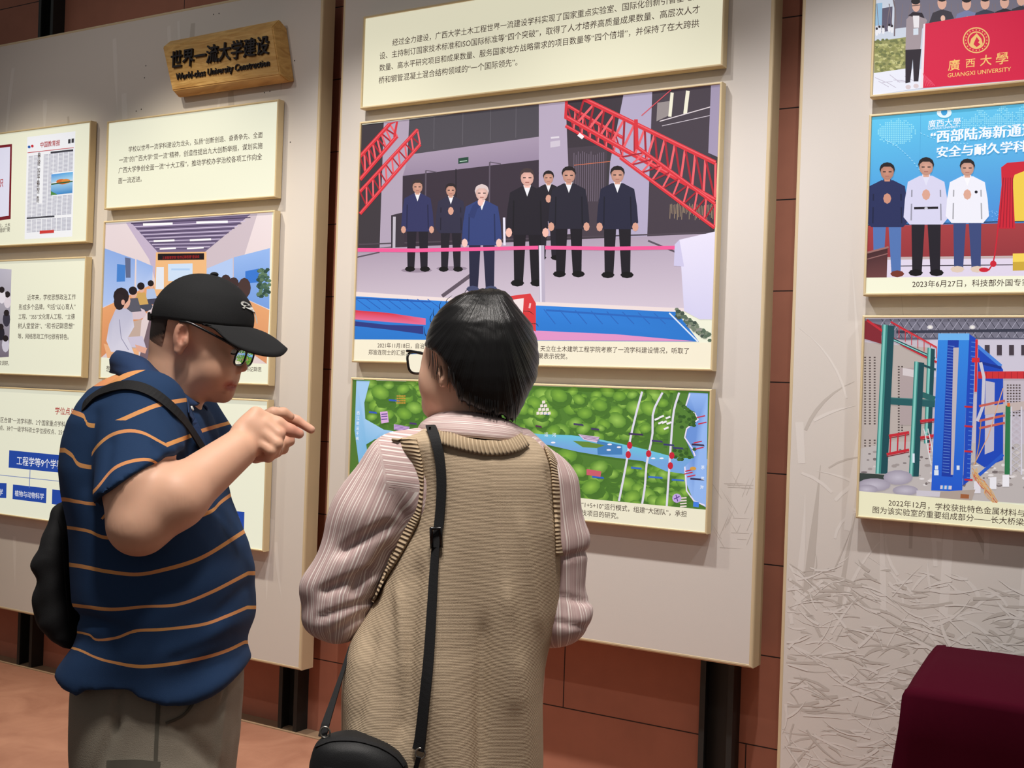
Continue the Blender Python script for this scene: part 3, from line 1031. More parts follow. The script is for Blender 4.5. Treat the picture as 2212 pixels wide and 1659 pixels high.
a.poly((240, 235, 210), [(753, 1029), (1526, 1101), (1524, 1156), (748, 1100)])
a.build('printed_map', r_)
letter(r_, [('“1+5+10”运行模式，组建“大团队”，承担', (1257, 1096), (1484.4, 1117)), ('技项目的研究。', (1256.5, 1116), (1336.8, 1119))], name='caption')
ml = [('平', (1116, 936), (1122, 936)), ('陆', (1133, 937), (1140, 937)), ('运', (1177, 943), (1185, 943)), ('河', (1194, 944), (1202, 944)), ('江', (1142, 952), (1149, 952)), ('茅', (1515, 1014), (1523, 1014)), ('尾', (1515, 1037), (1522, 1037)), ('海', (1513, 1057), (1521, 1057))]
for i, ch in enumerate('西江航运干线'):
    ml.append((ch, (772 - i * .4, 896 + i * 11), (778 - i * .4, 896 + i * 11)))
letter(r_, ml, m_white_ink, 'map_lettering')
# ---- right board: the group with the red banner
XRE = 1.3
r_, a = lightbox(XR0, XRE, 2.4171, 2.99, 'photo panel of people holding a red university banner, highest on the right board', 'photo panel')
a.poly((206, 214, 228), [(1888, -140), (2800, -330), (2800, 160), (1884, 210)])
a.poly((96, 90, 110), [(1905, 18), (1928, 14), (1926, 66), (1904, 70)])
a.poly((150, 190, 220), [(1890, 8), (1906, 6), (1905, 54), (1890, 56)])
a.poly((120, 116, 132), [(1932, 0), (2212, -40), (2212, 30), (1932, 62)])
for i in range(26):
    x_ = 1900 + 12 * i + rng.uniform(-4, 4)
    a.line((130, 116, 120), [(x_, 60), (x_ + rng.uniform(-8, 8), 8)], 1.2)
a.line((120, 106, 112), [(1932, 78), (1934, 20), (1928, -10)], 3)
for (x_, y_) in ((1894, 70), (1900, 66), (1908, 66), (1921, 62), (1927, 64)):
    a.ell((236, 236, 242), x_, y_, 3.4, 8, 8)
    a.ell((40, 34, 40), x_, y_ - 8, 2.4, 3, 8)
rng = random.Random(21)
a.poly((150, 150, 96), [(1889, 90), (1958, 80), (1956, 148), (1888, 158)])
for i in range(150):
    a.ell(rng.choice(((176, 176, 112), (140, 142, 84), (196, 194, 134), (116, 122, 76))), rng.uniform(1892, 1956), rng.uniform(86, 152), 4, 3, 6)
a.poly((232, 234, 246), [(1888, 158), (1958, 148), (1990, 150), (1990, 190), (1886, 206)])
for i in range(9):
    a.line((196, 190, 206), [(1890 + 8 * i, 160 + rng.uniform(0, 20)), (1912 + 8 * i, 172 + rng.uniform(0, 20))], 1.4)
for (x_, y_, c_) in ((2035, 8, (60, 56, 66)), (2088, 10, (120, 130, 170)), (2128, 8, (60, 62, 80)), (2170, 6, (46, 44, 54)), (2206, 0, (60, 60, 70))):
    a.poly(c_, [(x_ - 28, 50), (x_ - 20, y_ + 20), (x_, y_ + 12), (x_ + 20, y_ + 18), (x_ + 26, 40)])
    a.ell((226, 176, 156), x_, y_ - 2, 10, 15)
    a.ell((40, 34, 38), x_, y_ - 12, 11, 8)
    a.ell((236, 190, 170), x_ + 2, y_ + 32, 5, 7)
a.poly((44, 36, 46), [(1956, 106), (1990, 106), (1984, 176), (1974, 176), (1972, 128), (1966, 178), (1956, 180)])
a.poly((164, 150, 156), [(1958, 42), (1968, 32), (1992, 32), (2003, 44), (2000, 54), (1992, 62), (1988, 106), (1956, 108)])
a.poly((44, 36, 46), [(1962, 34), (1972, 26), (1992, 28), (1998, 40), (1986, 36), (1970, 36)])
a.poly((236, 232, 236), [(1972, 34), (1986, 34), (1985, 60), (1974, 60)])
a.poly((214, 224, 236), [(1973, 62), (1984, 61), (1984, 75), (1973, 76)])
a.ell((226, 178, 160), 1979, 12, 9, 14)
a.ell((40, 34, 38), 1978, 3, 10, 7)
a.line((60, 50, 56), [(1970, 13), (1988, 11)], 1.5)
for (x_, y_) in ((1962, 188), (1979, 186)):
    a.ell((216, 200, 204), x_, y_, 6, 5, 8)
a.poly((216, 30, 70), [(1995, 52), (2100, 34), (2212, 21), (2500, -30), (2500, 150), (2212, 172), (1988, 191)])
a.poly((240, 226, 236), [(1995, 52), (1999, 51), (1994, 190), (1988, 191)])
for i in range(6):
    a.line((236, 90, 120), [(1994 + 3 * i, 158 + 3 * i), (2000 + 4 * i, 186)], 1)
GD = (240, 196, 120)
a.ell(GD, 2109, 87, 29, 28, 28)
a.ell((216, 30, 70), 2109, 87, 26.5, 25.5, 28)
a.ell(GD, 2109, 87, 19, 19, 24)
a.ell((216, 30, 70), 2109, 87, 16.5, 16.5, 24)
for i in range(20):
    an = i * math.pi / 10
    a.ell(GD, 2109 + 23 * math.cos(an), 87 + 22.3 * math.sin(an), 1.3, 1.5, 6)
a.poly(GD, [(2110, 72), (2120, 84), (2123, 95), (2116, 104), (2102, 104), (2095, 96), (2098, 84)])
a.poly((216, 30, 70), [(2110, 80), (2116, 88), (2113, 92), (2118, 96), (2110, 102), (2103, 96), (2106, 88)])
a.build('printed_photo', r_)
gl = []
for ch, p, q in (('廣', (2048, 154), (2073, 151)), ('西', (2086, 147), (2106, 145)), ('大', (2117, 144), (2142, 140)), ('學', (2151, 141), (2178, 137))):
    gl.append((ch, p, q, .008))
gl.append(('GUANGXI UNIVERSITY', (2047, 166.5), (2184, 157), .006))
letter(r_, gl, m_gold, 'gold_lettering')

# ---- right board: the unveiling
r_, a = lightbox(XR0, XRE, 1.8071, 2.3651, 'photo panel of men clapping before a blue screen and red drape, on the right board', 'photo panel')
a.grad([(96, 200, 240), (110, 206, 246), (84, 150, 222), (70, 140, 216)], [(1880, 253), (2900, 80), (2900, 480), (1873, 488)])
a.line((80, 170, 220), [(1989, 246), (1986, 400)], 1)
for i in range(24):
    for j in range(16):
        x_, y_ = 1888 + 4 * i, 256 + 4 * j
        if ((x_ - 1935) / 46.) ** 2 + ((y_ - 284) / 30.) ** 2 < 1 - .5 * rng.random():
            a.poly((150, 226, 246), [(x_, y_), (x_ + 2.6, y_), (x_ + 2.6, y_ + 2.6), (x_, y_ + 2.6)])
for i in range(34):
    for j in range(13):
        x_, y_ = 2078 + 4 * i, 226 + 4 * j
        if y_ > 250 - i * .6 + 10 * math.sin(i * .5) and rng.random() < .8:
            a.poly((150, 226, 250), [(x_, y_), (x_ + 2.6, y_), (x_ + 2.6, y_ + 2.6), (x_, y_ + 2.6)])
for (p, q, c) in (((1915, 304), (1950, 318), (1986, 366)), ((1990, 288), (2040, 312), (2090, 310))):
    for t in np.linspace(0, 1, 15):
        x_ = (1 - t) ** 2 * p[0] + 2 * t * (1 - t) * q[0] + t * t * c[0]
        y_ = (1 - t) ** 2 * p[1] + 2 * t * (1 - t) * q[1] + t * t * c[1]
        a.line((170, 226, 250), [(x_ - 1.5, y_ - 1), (x_ + 1.5, y_ + 1)], 1.3)
for i in range(170):
    a.ell((170, 216, 250), rng.uniform(1890, 2212), 462 + rng.uniform(-8, 14), .8, .8, 4)
a.poly((168, 62, 66), [(1873, 488), (2900, 470), (2900, 555), (1872, 560)], (150, 54, 60))
a.poly((196, 176, 176), [(1872, 556), (2900, 545), (2900, 560), (1872, 566)])
a.poly((226, 216, 236), [(1872, 562), (2900, 550), (2900, 600), (1871, 602)])
a.line((60, 52, 66), [(1925, 575), (2212, 572)], 2)
a.line((30, 30, 50), [(1873, 487), (2212, 478)], 2)
a.ell((230, 246, 252), 2040, 244, 16, 11, 20)
a.ell((60, 160, 220), 2040, 242, 7, 8, 12)
a.poly((90, 176, 230), [(2022, 228), (2060, 222), (2060, 233), (2022, 237)])
# three men and the draped plaque
a.person(1917, 352, 600, (40, 48, 92), (84, 118, 180), arms='clasp', shirt=(40, 48, 92), skin=(206, 146, 124), shoe=(120, 56, 44), w=1.08)
a.person(2001, 341, 598, (216, 214, 240), (34, 30, 40), arms='clasp', shirt=(226, 226, 246), skin=(220, 166, 146), w=1.08)
a.line((30, 26, 34), [(1975, 450), (2027, 449)], 5)
a.ell((200, 200, 214), 2001, 450, 4, 2.6, 8)
a.person(2090, 344, 590, (240, 240, 250), (60, 74, 124), arms='clasp', shirt=(248, 248, 252), skin=(222, 170, 150), shoe=(226, 204, 186), w=1.08)
a.ell((30, 30, 40), 2109, 415, 3.5, 3.5, 8)
a.poly((240, 206, 76), [(2188, 372), (2800, 300), (2800, 460), (2188, 478)])
a.poly((206, 170, 60), [(2188, 560), (2800, 545), (2800, 570), (2188, 585)])
a.poly((246, 214, 90), [(2188, 548), (2800, 535), (2800, 552), (2188, 566)])
a.poly((206, 34, 54), [(2163, 362), (2176, 352), (2212, 349), (2500, 330), (2500, 345), (2212, 370), (2192, 378), (2188, 390), (2193, 494), (2154, 494), (2164, 400)])
for i in range(5):
    a.line((150, 20, 44), [(2168 + 5 * i, 384), (2160 + 7 * i, 492)], 1.6)
a.line((206, 34, 54), spline([(2156, 494), (2152, 530), (2146, 566), (2136, 584)], 10), 3)
a.ell((206, 34, 54), 2146, 570, 7, 7)
a.ell((206, 34, 54), 2126, 583, 11, 5)
a.poly((70, 40, 44), [(1873, 548), (1918, 536), (1916, 600), (1871, 604)], (110, 66, 66))
a.line((156, 110, 106), [(1874, 546), (1920, 534)], 4)
a.line((150, 106, 104), [(1874, 560), (1918, 548)], 2)
a.poly((246, 246, 220), [(1871, 600), (2900, 588), (2900, 640), (1866, 636)])
a.build('printed_photo', r_)
letter(r_, [('2023年6月27日，科技部外国专家', (1971, 620), (2225, 619.5))], name='caption')
for k_ in range(3):
    letter(r_, [('“西部陆海新通道', (2010 + k_, 308 - k_ * .3), (2236 + k_, 295 - k_ * .3), 0.), ('安全与耐久学科', (2023 + k_, 341.5 - k_ * .3), (2215 + k_, 328.5 - k_ * .3), 0.)], m_white_ink)
letter(r_, [ ('廣西大學', (2005, 276), (2075.6, 271)), ('GUANGXI UNIVERSITY', (2005, 281.5), (2075, 276.5))], m_white_ink, 'white_lettering')

# ---- right board: the structures laboratory
r_, a = lightbox(XR0, XRE, 1.1227, 1.7467, 'photo panel of blue and green steel frames in a laboratory, lowest on the right board', 'photo panel')


def zp(x, y):
    return (1650 + x / 2.514, 560 + y / 2.514)


def Z(*p):
    return [zp(p[i], p[i + 1]) for i in range(0, len(p), 2)]


a.poly((196, 186, 196), Z(540, 320, 2600, 300, 2600, 1380, 516, 1262))
a.poly((206, 200, 216), Z(900, 420, 2600, 400, 2600, 620, 900, 640))
a.poly((186, 174, 168), Z(540, 450, 900, 480, 900, 1000, 520, 1030))
for (x0_, y0_, nx, ny, dx_) in ((545, 530, 3, 36, 26), (728, 580, 2, 26, 18), (1235, 660, 3, 24, 16), (1320, 680, 5, 12, 16)):
    for i in range(nx):
        for j in range(ny):
            x_, y_ = x0_ + dx_ * i, y0_ + 15 * j
            if (j // 5) % 6 != 5:
                a.poly((84, 72, 70), Z(x_, y_, x_ + 10, y_, x_ + 10, y_ + 7, x_, y_ + 7))
a.poly((120, 118, 134), Z(540, 325, 2600, 305, 2600, 395, 760, 440, 560, 400))
for i in range(40):
    x_ = 640 + 45 * i
    a.line((60, 60, 74), Z(x_, 325, x_ + 70, 430), 1.4)
    a.line((180, 178, 196), Z(x_ + 20, 325, x_ - 50, 425), 1.)
a.line((56, 58, 74), Z(720, 395, 2600, 370), 6)
a.line((90, 90, 108), Z(720, 430, 2600, 430), 3)
for x_ in (904, 1133):
    a.ell((255, 252, 240), *zp(x_, 369), 7, 5, 10, (190, 186, 196))
for i in range(14):
    x_ = 1200 + 66 * i
    a.poly((70, 60, 70), Z(x_, 465, x_ + 27, 465, x_ + 27, 522, x_, 522))
a.poly((176, 160, 160), Z(740, 590, 820, 590, 820, 900, 740, 900))
a.poly((214, 204, 206), Z(755, 590, 815, 600, 815, 640, 755, 630))
a.poly((190, 182, 180), Z(520, 1030, 700, 990, 1300, 1000, 2600, 1040, 2600, 1400, 516, 1270))
for i in range(130):
    x_, y_ = rng.uniform(530, 1500), rng.uniform(1020, 1240)
    a.ell(rng.choice(((160, 150, 148), (206, 198, 196), (120, 110, 110), (226, 220, 220))), *zp(x_, y_), rng.uniform(2, 8), rng.uniform(1, 4), 7)
RB = (196, 44, 56)
a.poly((130, 40, 50), Z(540, 330, 640, 360, 640, 460, 540, 430))
a.line(RB, Z(560, 330, 760, 470, 940, 560), 5)
a.line(RB, Z(690, 340, 940, 480), 4)
for i in range(7):
    a.line(RB, Z(735 + 34 * i, 372 + 18 * i, 735 + 34 * i, 430 + 18 * i), 1.6)
a.line((214, 70, 76), Z(735, 372, 940, 480), 1.6)
TG, TD, TLt = (58, 132, 126), (30, 76, 84), (130, 200, 190)


def column_art(x0_, x1_, y0_, y1_, lean):
    a.poly(TD, Z(x0_, y0_, x1_, y0_ + 8, x1_ - lean, y1_, x0_ - lean, y1_))
    a.poly(TG, Z(x0_, y0_, x0_ + (x1_ - x0_) * .45, y0_ + 3, x0_ + (x1_ - x0_) * .45 - lean, y1_, x0_ - lean, y1_))
    a.poly(TLt, Z(x0_ + 6, y0_, x0_ + 18, y0_, x0_ + 18 - lean, y1_, x0_ + 6 - lean, y1_))


a.line(TD, Z(690, 430, 930, 540), 6)
a.line((150, 214, 206), Z(700, 436, 920, 536), 2)
column_art(890, 930, 480, 1000, 20)
a.line((40, 92, 96), Z(690, 770, 930, 785), 15)
a.line((70, 120, 120), Z(690, 752, 930, 766), 2)
a.line(TD, Z(850, 570, 935, 600), 5)
a.line((44, 100, 100), Z(860, 735, 930, 760), 12)
column_art(645, 710, 355, 1165, 38)
column_art(818, 872, 555, 1180, 30)
for (p, q) in (((680, 960), (790, 940)), ((668, 1060), (790, 1035)), ((850, 880), (940, 870)), ((850, 970), (940, 955))):
    a.line(RB, Z(*p, *q), 6)
    a.line((120, 26, 40), Z(p[0], p[1] + 12, q[0], q[1] + 12), 2)
for x_ in (690, 730, 770, 905):
    a.line(RB, Z(x_, 950, x_ - 4, 1050), 3)
a.line((226, 224, 226), Z(870, 920, 910, 1120), 2)
a.line((226, 224, 226), Z(892, 920, 935, 1120), 2)
for i in range(9):
    a.line((210, 206, 210), Z(874 + 4 * i, 940 + 20 * i, 896 + 4 * i, 938 + 20 * i), 1.4)
B1, B2, B3 = (52, 136, 226), (30, 72, 186), (24, 50, 140)
a.poly(B2, Z(1165, 470, 1280, 570, 1300, 600, 1300, 1090, 1200, 1130, 1150, 1100))
a.poly((190, 186, 204), Z(1205, 660, 1255, 670, 1250, 1040, 1200, 1060))
a.line((70, 130, 220), Z(1160, 470, 1290, 580), 7)
a.line(B3, Z(1170, 560, 1290, 590), 6)
a.line((40, 90, 200), Z(1160, 1180, 1300, 1060), 7)
a.poly(B2, Z(1115, 405, 1152, 430, 1120, 1200, 1082, 1230))
for i in range(30):
    t = i / 30.
    a.line((90, 140, 220), Z(1128 - 26 * t, 450 + 760 * t, 1150 - 26 * t, 452 + 760 * t), 1.4)
a.poly(B1, Z(948, 403, 1117, 403, 1078, 1262, 910, 1255), (36, 90, 206))
a.poly((110, 180, 240), Z(948, 403, 1117, 403, 1116, 440, 947, 440))
a.poly((28, 60, 166), Z(1000, 440, 1060, 440, 1026, 1182, 966, 1178))
for i in range(44):
    t = i / 44.
    a.line((96, 136, 214), Z(1000 - 30 * t, 470 + 700 * t, 1036 - 30 * t, 474 + 700 * t), 1.3)
a.poly((190, 180, 186), Z(1030, 480, 1060, 480, 1030, 1170, 1016, 1170))
a.poly((214, 206, 216), Z(960, 1228, 1022, 1230, 1020, 1250, 958, 1248))
for i in range(2):
    a.line(B1, Z(978 + 22 * i, 1228, 976 + 22 * i, 1250), 4)
for (x_, y_, w_, h_) in ((930, 1120, 18, 22), (926, 1145, 24, 28), (1048, 1120, 16, 24), (808, 1055, 12, 50)):
    a.poly((222, 232, 244), Z(x_, y_, x_ + w_, y_, x_ + w_, y_ + h_, x_, y_ + h_))
a.poly((210, 46, 56), Z(1150, 435, 1163, 435, 1158, 720, 1145, 720))
a.poly((210, 46, 56), Z(1130, 535, 1172, 535, 1172, 560, 1130, 560))
a.poly((206, 50, 56), Z(1165, 610, 2600, 600, 2600, 650, 1165, 648))
for i in range(20):
    a.line((150, 30, 44), Z(1175 + 34 * i, 612, 1174 + 34 * i, 648), 1)
for y_ in (800, 906, 1042, 1196):
    a.line(RB, Z(1090, y_, 1135, y_ + 3), 4)
a.line((200, 198, 212), Z(1178, 560, 1196, 640, 1190, 800, 1160, 880), 7)
for y_ in (790, 870, 910):
    a.line((196, 96, 84), Z(1170, y_ + 8, 1310, y_ - 22), 5)
a.poly((196, 180, 176), Z(1200, 800, 1420, 770, 1420, 815, 1200, 845))
a.line((220, 168, 130), Z(1300, 700, 1220, 960, 1140, 1120), 2)
a.line((180, 140, 90), Z(1180, 880, 1170, 1000, 1150, 1110), 2)
column_g = (46, 120, 76)
a.poly(column_g, Z(1314, 795, 1340, 795, 1336, 1170, 1308, 1168))
a.line((226, 110, 50), Z(1330, 780, 1330, 800), 6)
for i in range(9):
    a.line((196, 192, 204), Z(1345, 830 + 36 * i, 1400, 870 + 36 * i), 1.4)
    a.line((196, 192, 204), Z(1400, 830 + 36 * i, 1345, 870 + 36 * i), 1.4)
a.line((214, 210, 222), Z(1345, 800, 1343, 1170), 3)
a.line((214, 210, 222), Z(1400, 800, 1400, 1170), 3)
for (c, x_, y_) in (((240, 238, 244), 1315, 1205), ((236, 234, 240), 1246, 1218), ((226, 222, 230), 1160, 1240)):
    a.poly(c, Z(x_ - 18, y_ - 34, x_ + 18, y_ - 36, x_ + 18, y_ + 30, x_ - 18, y_ + 30))
for i in range(12):
    p = [zp(1140 + 60 * t + rng.uniform(-20, 20), 1150 + 90 * t + rng.uniform(-18, 18)) for t in (0, .4, .8, 1.3, 2.)]
    a.line(rng.choice(((206, 150, 96), (196, 90, 70), (216, 176, 120))), spline(p, 12), 1.6)
a.poly((56, 66, 62), Z(520, 1160, 800, 1180, 640, 1230, 516, 1235))
for (x_, y_, w_, h_) in ((600, 1225, 90, 36), (730, 1185, 80, 40), (770, 1255, 70, 28), (560, 1250, 60, 26)):
    a.ell((196, 190, 204), *zp(x_, y_), w_ / 2.514, h_ / 2.514, 14, (160, 152, 168))
a.poly((206, 200, 210), Z(830, 1255, 960, 1262, 955, 1290, 830, 1285))
a.poly((176, 160, 150), Z(960, 1262, 1150, 1250, 1130, 1310, 955, 1300))
a.poly((160, 96, 60), Z(1070, 1274, 1116, 1278, 1114, 1300, 1068, 1298))
a.poly((238, 234, 200), [zp(512, 1258), zp(1413, 1335), zp(3600, 1520), zp(3600, 1640), zp(500, 1400)])
a.build('printed_photo', r_)
letter(r_, [('2022年12月，学校获批特色金属材料与', (1919.7, 1092.5), (2213, 1117.5)), ('图为该实验室的重要组成部分——长大桥梁', (1885.5, 1108.5), (2212, 1135.5))], name='caption')

for s_ in pending:
    s_.flush()

# ---------------------------------------------------------------- the carved wooden sign
mwood = bpy.data.materials.new('carved_wood')
mwood.use_nodes = True
nt = mwood.node_tree
b = nt.nodes['Principled BSDF']
tc = nt.nodes.new('ShaderNodeTexCoord')
mp = nt.nodes.new('ShaderNodeMapping')
mp.inputs['Scale'].default_value = (2.2, 6, 14)
nt.links.new(tc.outputs['Object'], mp.inputs['Vector'])
wv = nt.nodes.new('ShaderNodeTexNoise')
wv.inputs['Scale'].default_value = 2.6
wv.inputs['Detail'].default_value = 6
wv.inputs['Distortion'].default_value = 1.6
nt.links.new(mp.outputs['Vector'], wv.inputs['Vector'])
rp = nt.nodes.new('ShaderNodeValToRGB')
rp.color_ramp.elements[0].position = .3
rp.color_ramp.elements[0].color = lin((186, 138, 70))
rp.color_ramp.elements[1].position = .7
rp.color_ramp.elements[1].color = lin((226, 182, 108))
nt.links.new(wv.outputs['Fac'], rp.inputs[0])
nt.links.new(rp.outputs[0], b.inputs['Base Color'])
b.inputs['Roughness'].default_value = .5
bp = nt.nodes.new('ShaderNodeBump')
bp.inputs['Strength'].default_value = .8
bp.inputs['Distance'].default_value = .006
nt.links.new(wv.outputs['Fac'], bp.inputs['Height'])
nt.links.new(bp.outputs['Normal'], b.inputs['Normal'])
SF = YB - .075          # front face of the sign
front = [onplane(x, y, SF) for x, y in ((351, 101), (588, 57), (604.5, 159), (372, 197.5))]     # TL TR BR BL
backp = [onplane(x, y, YB) for x, y in ((372, 88), (626, 54), (623, 166), (389, 199.5))]
zf0, zf1 = (front[2][2] + front[3][2]) / 2, (front[0][2] + front[1][2]) / 2
xf = [p[0] for p in front]
xb0, xb1 = front[0][0] - .005, front[1][0] + .035
V = [(xf[0], SF, zf1 - .005), (xf[1], SF, zf1), (xf[2], SF, zf0), (xf[3], SF, zf0),
     (xf[0] - .012, YB, zf1 + .012), (xf[1] + .012, YB, zf1 + .014), (xf[2] + .014, YB, zf0 - .012), (xf[3] - .01, YB, zf0 - .012),
     (xf[0] - .004, YB - .03, zf1 + .035), (xf[1] + .004, YB - .036, zf1 + .042), (xf[2] + .01, YB - .03, zf0 - .02), (xf[3] - .004, YB - .034, zf0 - .022)]
Fc = [(0, 1, 2, 3), (0, 8, 9, 1), (8, 4, 5, 9), (1, 9, 5, 6, 10, 2), (3, 2, 10, 11), (11, 10, 6, 7), (0, 3, 11, 7, 4, 8), (4, 7, 6, 5)]
sgn = empty('wooden_sign', ((xf[0] + xf[1]) / 2, YB, zf0))
tag(sgn, 'carved wooden sign with raised dark characters, near the top of the left board', 'sign')
bm = bmesh.new()
bv = [bm.verts.new(tuple(v)) for v in V]
for f in Fc:
    bm.faces.new([bv[i] for i in f])
bmesh.ops.recalc_face_normals(bm, faces=bm.faces[:])
bmesh.ops.bevel(bm, geom=bm.edges[:], offset=.004, segments=2, affect='EDGES')
from_bm('wood_slab', bm, mwood, sgn)
m_char = mat('sign_characters', (44, 40, 42), .35, metal=.3)


def solid_text(body, pl, pr, Y, depth, bold, name, parent, aspect=1.):
    P, Fc = text_on(body, pl, pr, Y, 0, bold, aspect)
    me = bpy.data.meshes.new(name)
    me.from_pydata(P, [], Fc)
    bm = bmesh.new()
    bm.from_mesh(me)
    bmesh.ops.remove_doubles(bm, verts=bm.verts[:], dist=1e-5)
    g = bmesh.ops.extrude_face_region(bm, geom=bm.faces[:])
    for v in g['geom']:
        if isinstance(v, bmesh.types.BMVert):
            v.co.y -= depth
    bmesh.ops.recalc_face_normals(bm, faces=bm.faces[:])
    bm.to_mesh(me)
    bm.free()
    return link(name, me, m_char, parent)


solid_text('世界一流大学建设', (372, 151), (583, 117), SF + .001, .011, .012, 'chinese_characters', sgn, 1.15)
solid_text('World-class University Construction', (382, 177), (584, 143), SF + .001, .008, .012, 'english_lettering', sgn, 1.1)

# ---------------------------------------------------------------- the draped table
m_vel = mat('maroon_velvet', (58, 6, 21), .9, spec=.03, noise=.08, nscale=120)
TX0, TX1, TY0, TY1, TZ = -.70, 1.1, 2.93, 3.53, .80
bm = bmesh.new()
NS = 160
loop = []
per = [(TX0 - .028, TY1), (TX0 + .028, TY0), (TX1, TY0), (TX1, TY1)]
def perim(t):
    L = [TY1 - TY0, TX1 - TX0, TY1 - TY0, TX1 - TX0]
    s = t * sum(L)
    for i in range(4):
        if s <= L[i] or i == 3:
            p, q = np.array(per[i]), np.array(per[(i + 1) % 4])
            return p + (q - p) * min(1, s / L[i]), i, s / L[i]
        s -= L[i]
rings = []
rr = .02
for k, (dz, out) in enumerate(((0, -rr), (-.006, -.006), (-rr, 0), (-.12, .004), (-.3, .012), (-.5, .025), (-.7, .04), (-.796, .045))):
    ring = []
    for i in range(NS):
        p, e, s = perim(i / NS)
        cxm, cym = (TX0 + TX1) / 2, (TY0 + TY1) / 2
        nrm = [(-1, 0), (0, -1), (1, 0), (0, 1)][e]
        cor = max(0, 1 - min(s, 1 - s) * (10 if e in (1, 3) else 4))
        d = np.array(nrm, float)
        if cor > 0:
            c_ = per[e] if s < .5 else per[(e + 1) % 4]
            d = d * (1 - cor * .3) + cor * .5 * np.array([math.copysign(1, c_[0] - cxm), math.copysign(1, c_[1] - cym)])
        amp = max(0., -dz - .03)
        fold = amp * (.035 * math.sin(i * 1.05) * (.3 + cor) + .012 * math.sin(i * .41 + 1))
        o = out * (1 + .6 * cor) + fold
        ring.append(bm.verts.new((p[0] + d[0] * o, p[1] + d[1] * o, TZ + dz)))
    rings.append(ring)
bm.faces.new(rings[0])
for k in range(len(rings) - 1):
    for i in range(NS):
        j = (i + 1) % NS
        bm.faces.new((rings[k][i], rings[k][j], rings[k + 1][j], rings[k + 1][i]))
o = from_bm('tablecloth', bm, m_vel, None, True)
tag(o, 'maroon velvet cloth draped to the floor over a table before the straw mural', 'tablecloth')
# ---------------------------------------------------------------- sculpting kit: blended volumes -> one smooth skin
from mathutils.bvhtree import BVHTree


def cam_pt(px, py, d):
    return np.array([(px - W / 2) / F * d, -(py - H / 2) / F * d, d])


def to_world(P):
    P = np.asarray(P, float).reshape(-1, 3)
    return CAM + P[:, :1] * CR + P[:, 1:2] * CU + P[:, 2:] * CF


